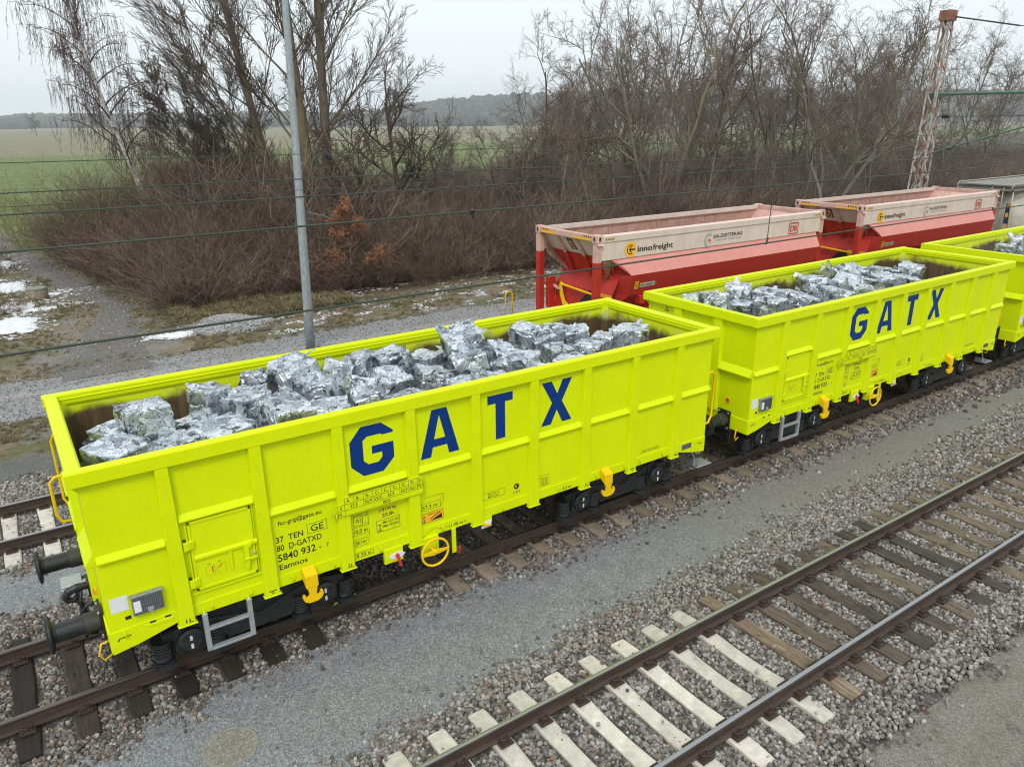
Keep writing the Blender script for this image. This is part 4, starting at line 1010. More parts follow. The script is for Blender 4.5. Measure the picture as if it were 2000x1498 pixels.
    q = MB(); frame(q, -2.0, -1.745, 1.505, 1.71); frame(q, -1.965, -1.83, 1.53, 1.685, .008); q.text('G1', -1.935, 1.58, .055, .075, yt); q.text('G1', -1.80, 1.655, .026, None, yt); q.text('G1', -1.80, 1.53, .026, None, yt); pr(q)
    q = MB(); q.text('10,0 m', -1.97, 1.415, .065, .20, yt); line(q, -2.0, 1.39, -1.745, 1.39); line(q, -1.997, 1.33, -1.997, 1.45); line(q, -1.748, 1.33, -1.748, 1.45); pr(q)
    q = MB()
    for a, b_ in zip([(-2.0, 1.27), (-1.965, 1.325), (-1.785, 1.325), (-1.745, 1.27), (-1.785, 1.215), (-1.965, 1.215)], [(-1.965, 1.325), (-1.785, 1.325), (-1.745, 1.27), (-1.785, 1.215), (-1.965, 1.215), (-2.0, 1.27)]): line(q, *a, *b_)
    q.text('28,1m', -1.965, 1.245, .055, .16, yt); q.text('2', -1.80, 1.275, .026, None, yt); pr(q)
    ytt = -1.4560
    q = MB(); frame(q, -1.99, -1.71, 1.045, 1.125, .005, ytt); q.text('R 35 m', -1.965, 1.06, .052, .22, ytt); pr(q)
    q = MB(); frame(q, -1.60, -1.305, 1.535, 1.705, .006, yt, 1); line(q, -1.60, 1.62, -1.305, 1.62, .006, yt, 1); q.text('19', -1.575, 1.635, .055, .075, yt); q.text('100 kg', -1.485, 1.645, .042, .16, yt); q.text('20.8t', -1.545, 1.55, .055, .19, yt); pr(q, m_=[m_black, m_orange])
    q = MB(); frame(q, -1.635, -1.275, 1.325, 1.51); q.text('Min 22.5 kN', -1.535, 1.445, .04, .24, yt); q.text('(Max 24.5kN)', -1.545, 1.385, .04, .255, yt); q.text('n. 16', -1.40, 1.345, .02, None, yt)
    line(q, -1.615, 1.35, -1.555, 1.35, .014); line(q, -1.585, 1.35, -1.585, 1.44, .012); line(q, -1.61, 1.44, -1.56, 1.44, .012); pr(q)
    q = MB(); frame(q, -1.58, -1.285, 1.08, 1.16, .005, yt); q.text('2°30', -1.48, 1.095, .05, .17, yt); line(q, -1.565, 1.12, -1.50, 1.15); line(q, -1.565, 1.12, -1.50, 1.095); pr(q)
    # volume box drawn in outline, gradient warning, small marks
    q = MB(); a, b_, c, d = (-.93, 1.435), (-.62, 1.435), (-.62, 1.545), (-.93, 1.545)
    for p, r_ in ((a, b_), (b_, c), (c, d), (d, a), (d, (-.87, 1.635)), ((-.87, 1.635), (-.565, 1.635)), ((-.565, 1.635), c), ((-.565, 1.635), (-.565, 1.525)), ((-.565, 1.525), b_)): line(q, *p, *r_)
    q.text('57,3 m', -.915, 1.46, .058, .24, yt); q.text('3', -.665, 1.495, .026, None, yt); pr(q)
    q = MB(); q.add([(x, yt+.0003, z) for x, z in ((-.93, 1.225), (-.575, 1.225), (-.575, 1.395), (-.93, 1.395))], [(0, 1, 2, 3)], 1); frame(q, -.93, -.575, 1.225, 1.395, .005, yt-.0004)
    q.add([(x, yt-.0005, z) for x, z in ((-.80, 1.25), (-.60, 1.25), (-.60, 1.325))], [(0, 1, 2)]); line(q, -.80, 1.28, -.62, 1.35, .012, yt-.0005); q.text('MAX 2.4 %', -.82, 1.345, .024, .2, yt-.0005); line(q, -.895, 1.25, -.895, 1.33, .01, yt-.0005); line(q, -.91, 1.25, -.875, 1.25, .012, yt-.0005); line(q, -.91, 1.335, -.875, 1.335, .012, yt-.0005); pr(q, 'gradient_sign', [m_black, m_orange])
    q = MB(); q.text('11,30 m', -.50, 1.045, .052, .24, ytt); line(q, -.545, 1.07, -.515, 1.07, .005, ytt); line(q, -.545, 1.04, -.545, 1.10, .005, ytt); line(q, -.245, 1.07, -.215, 1.07, .005, ytt); line(q, -.215, 1.04, -.215, 1.10, .005, ytt); pr(q)
    q = MB(); q.text('OFF', -.945, 1.02, .022, .05, ytt); q.text('ON', -.665, 1.075, .022, .04, ytt)
    pv = [(-.90+.028*i, 1.035+.075*math.sin(i/8*2.3)) for i in range(9)]
    for p, r_ in zip(pv, pv[1:]): line(q, *p, *r_, .005, ytt)
    pr(q)
    q = MB(); frame(q, .115, .52, 1.29, 1.405, .005); q.text('KE-GP-A', .21, 1.355, .030, .20, yt); q.text('MAX.58 t', .205, 1.31, .030, .21, yt); pr(q)
    q = MB(); q.disc((.735, yt, 1.36), .05, .05); q.text('C 810', .665, 1.245, .036, .14, yt); q.text('K', .713, 1.337, .05, .042, yt-.0006, 1); pr(q, m_=[m_black, m_yellow])
    q = MB(); frame(q, 1.155, 1.365, 1.215, 1.40, .003)
    for i in range(4): line(q, 1.16, 1.245+.036*i, 1.36, 1.245+.036*i, .0025); q.text('NL-2025'[:5+i % 2], 1.235, 1.222+.037*i, .020, .10, yt)
    line(q, 1.22, 1.215, 1.22, 1.40, .003); q.text('1', 1.175, 1.35, .03, None, yt); pr(q)
    q = MB(); q.text('- 6,5 m -', 1.60, 1.035, .05, .26, ytt); pr(q)
    for i, x in enumerate((PX[0], PX[2], PX[6], PX[8])): q = MB(); q.text('%dL' % (i+1), x-.02, .985, .06, .085, -1.5162); pr(q)
    for x in (PX[1], PX[7]): q = MB(); line(q, x-.05, 1.03, x+.05, 1.03, .014, -1.5162); q.add([(x-.02, -1.5162, .99), (x+.02, -1.5162, .99), (x, -1.5162, 1.02)], [(0, 1, 2)]); pr(q)
    for x, d in ((-4.93, 1), (4.93, -1)):
        q = MB(); line(q, x-d*.03, 1.01, x-d*.01, 1.045, .016, ytt); line(q, x-d*.01, 1.045, x+d*.12, 1.05, .012, ytt); pr(q)
    q = MB(); frame(q, 3.40, 3.83, 1.215, 1.265, .003); q.text('UNREV GFRP 13-24-2024', 3.415, 1.227, .026, .40, yt); pr(q)
    q = MB(); q.box(4.42, 4.66, -1.4585, -1.4552, 1.015, 1.115); both('maker_plate', q, mat('plate_grey', (.10, .10, .12), .4))
    # yellow triangle on the end wall, brake data on the bogie beam
    q = MB(); q.add([(-5.0292, .83, 2.9), (-5.0292, .97, 2.9), (-5.0292, .90, 3.02)], [(0, 1, 2)], 0); q.add([(-5.0296, .86, 2.917), (-5.0296, .94, 2.917), (-5.0296, .90, 2.99)], [(0, 1, 2)], 1); q.build('warning_triangle', [m_black, m_yellow], w)
    q = MB(); q.box(-3.95, -2.45, -1.02, -.98, .78, .86); q.text('30um', -3.33, .80, .05, .17, -1.0212, 1); line(q, -3.13, .825, -3.06, .825, .012, -1.0212, 1); both('brake_beam', q, [m_dark, m_white])
    return w
w1 = make_wagon('5840 932', '7'); tag(w1, 'nearest lime yellow open wagon with the two black buffers showing, heaped with scrap bales', group='lime yellow gondola wagons')
w2 = copy_tree(w1); w2.location.x = 11.30; tag(w2, 'second lime yellow open wagon, coupled between the nearest one and the cut-off one')
w3 = copy_tree(w1); w3.location.x = 22.60; tag(w3, 'farthest lime yellow open wagon, cut off by the right edge of the picture')
# the second wagon carries another number
qn = MB(); qn.text('37  TEN', -3.02, 1.645, .085, .36, -1.4413); qn.text('80  D-GATXD', -3.02, 1.52, .085, .60, -1.4413); qn.text('5840 930', -3.02, 1.37, .105, .505, -1.4413); qn.text('-', -2.47, 1.37, .09, None, -1.4413); qn.text('1', -2.37, 1.375, .06, None, -1.4413); qn.text('Eamnos', -3.015, 1.245, .08, .375, -1.4413)
nw = max((o for o in w1.children if o.name.startswith('lettering') and -3.03 < min(v.co.x for v in o.data.vertices) < -3.0 and min(v.co.y for v in o.data.vertices) < 0), key=lambda o: len(o.data.vertices))
me_n = piece('lettering', qn, m_black)
for w_ in (w2, w3):
    for o in w_.children:
        if o.data == nw.data: o.data = me_n
# ------------------------------------------------------------------ scrap bales
def bale_mesh(seed):
    r = random.Random(seed); n = 20; mb = MB(); key = {}
    dims = Vector((r.uniform(.92, 1.12), r.uniform(.85, 1.05), r.uniform(.85, 1.05)))
    seeds = []
    for i in range(52):
        p = Vector((r.uniform(-1, 1), r.uniform(-1, 1), r.uniform(-1, 1))); m = max(abs(c) for c in p); p /= m
        seeds.append((p, r.uniform(-.030, .016), Vector((r.uniform(-1, 1), r.uniform(-1, 1), r.uniform(-1, 1)))*.075, Vector((r.uniform(.6, 1.9), r.uniform(.6, 1.9), r.uniform(.6, 1.9)))))
    def vert(p):
        k = (round(p.x, 4), round(p.y, 4), round(p.z, 4))
        if k not in key:
            best = min(seeds, key=lambda s: ((p.x-s[0].x)*s[3].x)**2+((p.y-s[0].y)*s[3].y)**2+((p.z-s[0].z)*s[3].z)**2)
            q = p.copy(); l4 = (abs(q.x)**22+abs(q.y)**22+abs(q.z)**22)**(1/22); q /= l4
            h = best[1]+best[2].dot(p-best[0])
            h += .018*mnoise.noise(p*2.1+Vector((seed*9, 0, 0)))+.006*mnoise.noise(p*5+Vector((0, seed*5, 0)))
            q *= 1+h
            q.x += .07*mnoise.noise(Vector((p.y*1.1, p.z*1.1, seed))); q.y += .10*mnoise.noise(Vector((p.x*1.1, p.z*1.1, seed+9)))
            key[k] = len(mb.v); mb.v.append(tuple(Vector((q.x*dims.x, q.y*dims.y, q.z*dims.z))*.5))
        return key[k]
    for a in range(3):
        for s in (-1, 1):
            for i in range(n):
                for j in range(n):
                    c = []
                    for di, dj in ((0, 0), (1, 0), (1, 1), (0, 1)):
                        p = [0, 0, 0]; p[a] = s; p[(a+1) % 3] = -1+2*(i+di)/n; p[(a+2) % 3] = -1+2*(j+dj)/n; c.append(vert(Vector(p)))
                    if s < 0: c.reverse()
                    mb.f.append(tuple(c)); mb.m.append(0)
    # loose tongues of sheet standing off the faces
    for i in range(30):
        p = Vector((r.uniform(-1, 1), r.uniform(-1, 1), r.uniform(-1, 1))); a = max(range(3), key=lambda q: abs(p[q])); nn = Vector((0, 0, 0)); nn[a] = math.copysign(1, p[a]); p /= abs(p[a])
        for q in range(3): p[q] = max(-.55, min(.55, p[q])) if q != a else p[q]
        t = nn.orthogonal(); t.rotate(Matrix.Rotation(r.uniform(0, 6.28), 3, nn)); b_ = nn.cross(t)
        L, Wd, lift = r.uniform(.12, .36), r.uniform(.04, .13), r.uniform(.01, .05)
        base = Vector((p.x*dims.x, p.y*dims.y, p.z*dims.z))*.5
        vs = []
        for q in range(4):
            f = q/3; wv = Wd*(1-.4*f)*r.uniform(.7, 1.2)
            c = base+t*(L*f)+nn*(lift*f*f-.025+.02*math.sin(f*6+i))
            vs += [c-b_*wv+nn*r.uniform(-.01, .015), c+b_*wv+nn*r.uniform(-.01, .015)]
        mb.add(vs, [(0, 1, 3, 2), (2, 3, 5, 4), (4, 5, 7, 6)])
    return piece('scrap_bale', mb, m_scrap)
bales = [bale_mesh(i+1) for i in range(8)]
A_ = [(-4.55, -.70, 3.05, .54, 'streaky scrap bale jammed in the near left corner of the nearest wagon'),
 (-4.5, .0, 3.05, .42, 'dull scrap bale peeping out behind the leftmost upright bale of the nearest wagon'),
 (-4.12, -.2, 3.20, .54, 'bright tall scrap bale standing on another at the left end of the nearest wagon'),
 (-4.22, -.62, 2.92, .52, 'bright scrap bale carrying the tall upright one at the left end of the nearest wagon'),
 (-3.84, -.62, 2.97, .44, 'dark ridged scrap bale just right of the tall upright pair in the nearest wagon'),
 (-3.19, .5, 3.08, .46, 'square grey scrap bale with a flat top set alone before the rusty back wall'),
 (-3.46, .1, 2.90, .42, 'low dark scrap bale tucked under the flat topped grey one in the nearest wagon'),
 (-3.28, -.58, 2.95, .58, 'wide finely creased scrap bale below the flat topped grey one in the nearest wagon'),
 (-2.79, .15, 3.03, .53, 'pale brownish scrap bale right of the flat topped grey one in the nearest wagon'),
 (-2.47, .75, 3.10, .45, 'flat scrap bale by the far wall, left of the big tilted sheet heap'),
 (-1.96, .4, 3.19, .62, 'big slanting scrap bale with loose sheets, highest in the left half of the nearest wagon'),
 (-2.4, .0, 2.93, .42, 'scrap bale wedged beneath the big slanting one in the nearest wagon'),
 (-2.5, -.75, 3.03, .56, 'long bright scrap bale lying against the near wall below the big slanting one'),
 (-1.73, .0, 3.06, .44, 'white sheeted scrap bale right of the big slanting one in the nearest wagon'),
 (-1.9, -.8, 3.03, .50, 'finely ribbed scrap bale at the near wall above the G of the nearest wagon'),
 (-1.14, .65, 3.0, .47, 'square scrap bale by the far wall, next right after the big slanting one'),
 (-.69, .8, 3.06, .45, 'layered dark edged scrap bale by the far wall, above the A of the nearest wagon'),
 (-.35, .5, 3.1, .50, 'smooth faced leaning scrap bale by the far wall, above the A of the nearest wagon'),
 (-1.11, .1, 2.93, .42, 'small scrap bale in the dark gap left of the smooth leaning one'),
 (-1.29, -.6, 2.99, .42, 'narrow bright scrap bale sloping to the near wall between the G and the A'),
 (-.68, -.1, 2.98, .46, 'crumpled scrap bale in the middle of the nearest wagon, below the smooth leaning one'),
 (-.73, -.85, 2.97, .50, 'flat silver scrap bale along the near wall above the A of the nearest wagon'),
 (.28, .6, 2.94, .48, 'square scrap bale before the rusty far wall, above the T of the nearest wagon'),
 (-.02, -.2, 2.90, .48, 'grey scrap bale in the middle row left of the highest one'),
 (.91, .35, 3.22, .60, 'largest tilted scrap bale, topmost of the nearest wagon, with one dark side'),
 (.82, .75, 2.92, .40, 'small scrap bale in shade behind the topmost tilted one'),
 (.69, -.2, 2.99, .58, 'rounded scrap bale right under the topmost tilted one'),
 (.13, -.85, 2.98, .46, 'scrap bale at the near wall just left of the T of the nearest wagon'),
 (1.39, .0, 3.0, .46, 'scrap bale right of the topmost tilted one, in the middle row'),
 (1.41, -.5, 3.03, .60, 'broad bright crumpled scrap bale above the gap between T and X'),
 (2.31, .55, 3.12, .46, 'bluish smooth scrap bale standing out before the rusty far wall, above the X'),
 (2.6, .4, 2.99, .40, 'scrap bale leaning on the right side of the bluish smooth one'),
 (3.2, .8, 2.96, .40, 'greenish small scrap bale farthest back on the right of the nearest wagon'),
 (2.49, -.2, 2.93, .46, 'round edged scrap bale in front of the bluish smooth one'),
 (3.5, .5, 2.93, .44, 'dark topped scrap bale near the right back corner of the nearest wagon'),
 (3.13, -.3, 2.93, .44, 'neat square white scrap bale near the right end of the nearest wagon'),
 (3.8, .1, 2.88, .40, 'scrap bale between the neat white one and the last one on the right'),
 (4.26, -.15, 2.97, .54, 'rightmost scrap bale of the nearest wagon, upright before the end wall'),
 (1.55, -.92, 2.96, .44, 'scrap bale pressed to the near wall left of the X of the nearest wagon'),
 (.67, -.95, 3.0, .46, 'scrap bale pressed to the near wall above the T of the nearest wagon'),
 (2.3, -.75, 2.95, .42, 'scrap bale pressed to the near wall above the X of the nearest wagon')]
B_ = [(6.52, .4, 3.14, .42, 'leftmost small scrap bale of the second wagon, half below the rim'),
 (6.85, .2, 3.14, .52, 'grey scrap bale second from the left in the second wagon'),
 (7.78, .3, 3.21, .52, 'grey cube of scrap standing highest at the left of the second wagon'),
 (7.4, -.1, 2.95, .42, 'low scrap bale under the grey cube of the second wagon'),
 (8.49, .1, 2.98, .59, 'bright scrap bale right of the grey cube in the second wagon'),
 (7.85, -.5, 2.95, .62, 'large bright scrap bale in front of the grey cube in the second wagon'),
 (8.95, -.1, 3.0, .48, 'scrap bale in the left middle of the second wagon, behind a brighter one'),
 (8.9, -.55, 2.93, .50, 'scrap bale close to the near wall left of the G of the second wagon'),
 (11.01, .7, 2.93, .58, 'dark sided scrap bale left of the tilted slab in the second wagon'),
 (10.16, -.1, 2.92, .50, 'folded white scrap bale in the middle of the second wagon'),
 (11.85, .5, 3.09, .64, 'smooth tilted slab of scrap standing highest in the second wagon'),
 (11.41, .1, 2.92, .60, 'long bright scrap bale lying before the tilted slab in the second wagon'),
 (13.2, .8, 2.85, .55, 'grey flat scrap bale by the far wall of the second wagon'),
 (12.2, -.05, 2.83, .58, 'dark rounded scrap bale in front of the tilted slab'),
 (13.55, .35, 2.92, .50, 'white square scrap bale near the right end of the second wagon'),
 (12.81, -.1, 2.85, .52, 'bright scrap bale before the white square one in the second wagon'),
 (14.16, .0, 2.87, .68, 'rightmost large crumpled scrap bale of the second wagon'),
 (10.14, -.6, 2.9, .52, 'scrap bale by the near wall above the G of the second wagon'),
 (11.0, -.5, 2.9, .56, 'scrap bale by the near wall above the A of the second wagon'),
 (12.95, -.55, 2.88, .50, 'scrap bale by the near wall above the X of the second wagon')]
C_ = [(21.0, .3, 2.98, .62, 'bright upright scrap bale at the picture edge in the farthest yellow wagon'),
 (19.9, .2, 2.93, .50, 'flat low scrap bale left in the farthest yellow wagon'),
 (21.7, -.2, 3.0, .60, 'scrap bale cut by the right picture edge in the farthest yellow wagon')]
rb = random.Random(3)
for lst, gr in ((A_, 'scrap bales in the nearest wagon'), (B_, 'scrap bales in the second wagon'), (C_, 'scrap bales in the farthest yellow wagon')):
    for i, (x, y, z, s, lab) in enumerate(lst):
        o = link('scrap_bale', bales[(i*3+len(gr)) % 8]); tag(o, lab, 'scrap bale', gr)
        hi = 'tilt' in lab or 'slant' in lab or 'lean' in lab
        t = .42 if hi else .16
        o.location = (x, y, z-(.05 if hi or 'highest' in lab or 'topmost' in lab or 'standing on another' in lab else .02 if lst is not A_ else .15 if y < -.4 else .10 if y < .3 else .06)); s *= (1.0 if lst is A_ else .96); o.scale = (s*1.05, s, s)
        o.rotation_euler = (rb.uniform(-t, t)+rb.choice((0, math.pi/2, math.pi)), rb.uniform(-t, t), rb.uniform(-.6, .6)+rb.choice((0, math.pi/2)))
        if 'upright' in lab or 'flat topped' in lab or 'neat' in lab or 'cube' in lab: o.rotation_euler = (rb.uniform(-.06, .06), rb.uniform(-.06, .06), rb.uniform(.25, .6))
def heap(x0, x1, label):
    xs = [x0+(x1-x0)*i/130 for i in range(131)]; ys = [-1.36+2.72*i/38 for i in range(39)]
    def zf(x, y):
        c = mnoise.noise(Vector((math.floor(x*2.6+.5*n3(x, y))*1.7, math.floor(y*2.6+.5*n3(y, x))*2.3, 3)))
        e = min(x-x0, x1-x, 1.)
        return 2.12+.22*c+.08*n3(x*3, y*3)+.03*n3(x*9, y*9)-(1-e)*.5
    o = grid('scrap_load', xs, ys, zf, m_scrap, 'stuff', label, smooth=False)
heap(-4.8, 4.7, 'crushed sheet scrap filling the nearest wagon below its bales')
heap(6.5, 15.1, 'crushed sheet scrap filling the second wagon below its bales')
heap(19.2, 27.2, 'crushed sheet scrap filling the farthest yellow wagon below its bales')
# ------------------------------------------------------------------ red containers on flat wagons, beige silo wagon
YC = 4.97; NY, FY = YC-1.25, YC+1.25
def make_container():
    """open hopper container 9.1 m long; local x from 0 to 9.1, y across, z above the rail"""
    c = thing('hopper_container', (0, YC, 0), None, 'container'); Lc = 9.10
    for x in (.09, Lc-.09):
        for s in (-1, 1):
            q = MB(); xi = .09
            q.box(x-.085, x+.085, s*1.25-.085-s*.085, s*1.25+.085-s*.085, 3.45, 3.93, 1); q.box(x-.085, x+.085, s*1.25-.085-s*.085, s*1.25+.085-s*.085, 1.30, 3.45, 0)
            po = q.build('corner_post', [m_cred, m_cpink], c, bevel=.012)
            k = MB(); k.box(x-.10, x+.10, s*1.155-.10, s*1.155+.10, 3.93, 4.13); kc = k.build('corner_casting', m_cpink, po, bevel=.012)
            k = MB()
            k.disc((x, s*1.257, 4.03), .034, .058, 14)
            k.disc((x+(-.102 if x < 4 else .102), s*1.155, 4.03), .034, .058, 14, ax='x')
            k.build('casting_hole', m_black, po)
            k = MB(); k.add([(x-.10, s*1.256, 3.93), (x+.10, s*1.256, 3.93), (x+.10, s*1.31, 3.885), (x-.10, s*1.31, 3.885)], [(0, 1, 2, 3)]); k.build('casting_lip', m_cpink, po)
    for s in (-1, 1):
        q = MB(); q.prism([(s*1.10, 4.11), (s*1.25, 4.09), (s*1.25, 3.94), (s*1.17, 3.94), (s*1.10, 3.98)], 'x', .19, Lc-.19); q.build('top_rail', m_cpale, c, bevel=.006)
        q = MB(); q.prism([(s*1.225, 3.942), (s*1.235, 3.50), (s*1.16, 3.50), (s*1.16, 3.942)], 'x', .175, Lc-.175); q.build('side_panel', m_cpale, c)
        # bulging hopper side: dusty upper slope, darker lower slope, curved ends
        q = MB(); a0, a1 = .48, Lc-.30
        top = [(a0, s*1.20, 3.50), (a1, s*1.20, 3.50)]; mid = [(a0+.52, s*1.44, 3.08), (a1-.05, s*1.44, 3.08)]; low = [(a0+.55, s*1.33, 2.55), (a1-.10, s*1.33, 2.55)]; bot = [(a0+.6, s*1.0, 2.05), (a1-.15, s*1.0, 2.05)]
        V = top+mid+low+bot; q.add(V, [(0, 1, 3, 2), (2, 3, 5, 4), (4, 5, 7, 6)])
        # curved end cheeks
        for e in (0, 1):
            xs = a0 if e == 0 else a1; sg = 1 if e == 0 else -1
            cur = [(xs+sg*.02, s*1.20, 3.50), (xs+sg*.16, s*1.25, 3.46), (xs+sg*.30, s*1.32, 3.34), (xs+sg*.43, s*1.39, 3.20), (xs+sg*(.52 if e == 0 else .05), s*1.44, 3.08), (xs+sg*.55, s*1.33, 2.55), (xs+sg*.6, s*1.0, 2.05)]
            if e == 1: cur = [(a1, s*1.20, 3.50), (a1-.05, s*1.44, 3.08), (a1-.10, s*1.33, 2.55), (a1-.15, s*1.0, 2.05)]
            inn = [(xs+sg*.25, s*.9, z) for _, _, z in cur]
            n = len(cur); q.add(cur+inn, [(i, i+1, n+i+1, n+i) for i in range(n-1)])
            if e == 0:
                q.add([(a0, s*1.20, 3.50)]+cur[:5]+[], [(0, 1, 2), (0, 2, 3), (0, 3, 4), (0, 4, 5)])
        hs = q.build('hopper_side', m_cdust, c)
        q = MB()
        for x in (1.6, 3.2, 4.55, 5.9, 7.5): q.box(x-.03, x+.03, s*1.05-.06, s*1.05+.06, 1.5, 2.1)
        q.box(.5, Lc-.5, s*1.02-.05, s*1.02+.05, 1.95, 2.08); q.build('hopper_beam', m_cred, c, bevel=.01)
        q = MB(); q.box(1.35, 1.55, s*1.32-.10, s*1.32+.10, 2.30, 2.52); q.box(1.25, 4.0, s*1.25-.09, s*1.25+.09, 1.95, 2.10); q.build('discharge_gear', m_cred, c, bevel=.008)
        # inner walls
        q = MB(); q.add([(.3, s*1.10, 4.0), (Lc-.3, s*1.10, 4.0), (Lc-.3, s*1.155, 3.9), (.3, s*1.155, 3.9), (.3, s*1.155, 3.4), (Lc-.3, s*1.155, 3.4), (Lc-1.2, s*.4, 2.4), (1.2, s*.4, 2.4)], [(0, 1, 2, 3), (3, 2, 5, 4), (4, 5, 6, 7)]); q.build('inner_wall', m_cpin, c)
        for x in (2.5, 4.4, 6.5):
            q = MB(); q.box(x-.02, x+.02, s*1.15-.03, s*1.15+.02, 3.3, 3.9); q.build('inner_rib', m_cpin, c)
    q = MB(); q.add([(1.1, -.42, 2.45), (Lc-1.1, -.42, 2.45), (Lc-1.1, .42, 2.45), (1.1, .42, 2.45)], [(0, 1, 2, 3)]); q.build('hopper_floor', m_cpin, c)
    for e in (0, 1):
        X = (lambda d: d) if e == 0 else (lambda d: Lc-d)
        q = MB(); q.box(min(X(.02), X(.16)), max(X(.02), X(.16)), -1.055, 1.055, 3.965, 4.105); q.build('end_rail', m_cpink, c, bevel=.008)
        # sloping end: beige above, red below; a tilted apron under it
        q = MB()
        q.add([(X(.15), -1.16, 3.97), (X(.15), 1.16, 3.97), (X(.50), 1.16, 3.50), (X(.50), -1.16, 3.50)], [(0, 1, 2, 3)], 1)
        q.add([(X(.50), -1.16, 3.50), (X(.50), 1.16, 3.50), (X(.80), .98, 2.98), (X(.80), -1.0, 2.98)], [(0, 1, 2, 3)])
        q.add([(X(.20), -1.16, 3.97), (X(.20), 1.16, 3.97), (X(.55), 1.16, 3.50), (X(.85), .98, 2.98), (X(1.3), .5, 2.45), (X(1.3), -.5, 2.45), (X(.85), -1.0, 2.98), (X(.55), -1.16, 3.50)], [(0, 1, 2, 7), (7, 2, 3, 6), (6, 3, 4, 5)], 2)
        q.build('end_slope', [m_cred, m_cpale, m_cpink], c)
        q = MB(); q.add([(X(.80), -1.22, 2.98), (X(.80), .98, 2.98), (X(.52), 1.0, 2.60), (X(.50), -1.30, 2.60), (X(.50), -1.30, 1.9), (X(.50), 1.0, 1.9)], [(0, 1, 2, 3), (3, 2, 5, 4)]); ap = q.build('end_apron', m_cred, c)
        q = MB(); q.add([(X(.49), -.98, 2.62), (X(.49), -.62, 2.30), (X(.49), -.80, 1.95), (X(.49), -.25, 1.95), (X(.49), -.20, 2.35)], [(0, 1, 2)])
        q.v = [(X(.493), -.95, 1.9), (X(.493), .05, 1.9), (X(.493), .05, 2.15), (X(.493), -.45, 2.62+.0), (X(.493), -.95, 2.15)]; q.f = [(0, 1, 2, 3, 4)]; q.m = [0]; q.build('end_opening', m_black, ap)
        for y in (-.22, .55):
            q = MB(); q.add([(X(.13), y-.07, 3.96), (X(.13), y+.07, 3.96), (X(.26), y+.07, 3.96), (X(.26), y-.07, 3.96), (X(.46), y-.07, 3.46), (X(.46), y+.07, 3.46)], [(0, 1, 5, 4), (0, 4, 3), (1, 2, 5)], 1)
            q.add([(X(.46), y-.07, 3.46), (X(.46), y+.07, 3.46), (X(.72), y+.05, 2.92), (X(.72), y-.05, 2.92), (X(.62), y-.07, 3.46), (X(.62), y+.07, 3.46)], [(0, 1, 2, 3), (0, 3, 4), (1, 5, 2)])
            q.build('end_rib', [m_cred, m_cpink], c)
        q = MB(); q.prism([(.70, 2.66), (.75, 2.56), (.72, 2.30), (.60, 2.05), (.45, 1.95), (.30, 2.0), (.40, 2.10), (.52, 2.16), (.60, 2.32), (.63, 2.50), (.60, 2.62)], 'x', X(.43), X(.46)); q.build('lever_arm', m_yellow, ap)
        q = MB(); q.tube([(X(.42), .62, 2.60), (X(.40), -.95, 2.53)], .03, 6); q.build('lock_rod', m_yellow, ap)
        q = MB(); q.tube([(X(.44), 1.0, 2.50), (X(.42), .78, 2.46)], .045, 8); q.tube([(X(.42), .78, 2.46), (X(.42), .66, 2.44)], .02, 6); q.build('cylinder', m_cpink, ap)
        q = MB(); q.box(min(X(.25), X(.50)), max(X(.25), X(.50)), .98, 1.12, 1.9, 2.75); q.build('end_frame', m_cred, ap, bevel=.02)
        q = MB(); q.box(min(X(.05), X(.40)), max(X(.05), X(.40)), .35, 1.25, 1.76, 1.80); q.build('end_tread', m_orange, c)
        # warning strips and labels
        def strip(y0, y1, z0, z1, bars):
            s_ = MB(); xx = X(.0175)
            s_.add([(xx, y0, z0), (xx, y1, z0), (xx, y1, z1), (xx, y0, z1)], [(0, 1, 2, 3)], 1)
            if bars:
                xx = X(.0165); w_ = (y1-y0)/9
                for i in range(4):
                    a = y0+w_*(.6+2*i); s_.add([(xx, a, z0), (xx, a+w_, z0), (xx, a+w_*1.9, z1), (xx, a+w_*.9, z1)], [(0, 1, 2, 3)])
            s_.build('warning_strip', [m_black, m_orange], c)
        strip(-1.05, -.68, 4.045, 4.095, 1); strip(.70, 1.05, 4.045, 4.095, 1); strip(-1.0, -.30, 3.975, 4.03, 0); strip(.40, 1.04, 3.975, 4.03, 0)
        s_ = MB(); g = lambda y, f: (X(.15+.35*f+.0-.006), y, 3.97-.47*f)
        s_.add([g(-.02, .15), g(.22, .15), g(.22, .80), g(-.02, .80)], [(0, 1, 2, 3)], 0)
        g2 = lambda y, f: (X(.15+.35*f-.010), y, 3.97-.47*f)
        s_.add([g2(.02, .42), g2(.18, .42), g2(.10, .22)], [(0, 1, 2)], 1)
        s_.add([g2(.10+.075*math.cos(i*.6283), .62+.15*math.sin(i*.6283)) for i in range(10)], [tuple(range(10))], 1)
        g3 = lambda y, f: (X(.15+.35*f-.014), y, 3.97-.47*f)
        s_.add([g3(.10+.045*math.cos(i*.6283), .62+.09*math.sin(i*.6283)) for i in range(10)], [tuple(range(10))], 0); s_.build('hazard_label', [m_navy, m_orange], c)
        s_ = MB(); g = lambda y, f: (X(.50+.30*f-.006), y, 3.50-.52*f)
        s_.add([g(-.32, .42), g(-.06, .42), g(-.19, .05)], [(0, 1, 2)], 1); g = lambda y, f: (X(.50+.30*f-.010), y, 3.50-.52*f)
        s_.add([g(-.20, .14), g(-.15, .14), g(-.18, .24), g(-.15, .24), g(-.21, .38), g(-.19, .27), g(-.225, .27)], [(0, 1, 2, 3, 4, 5, 6)], 0); s_.build('voltage_triangle', [m_black, m_orange], c)
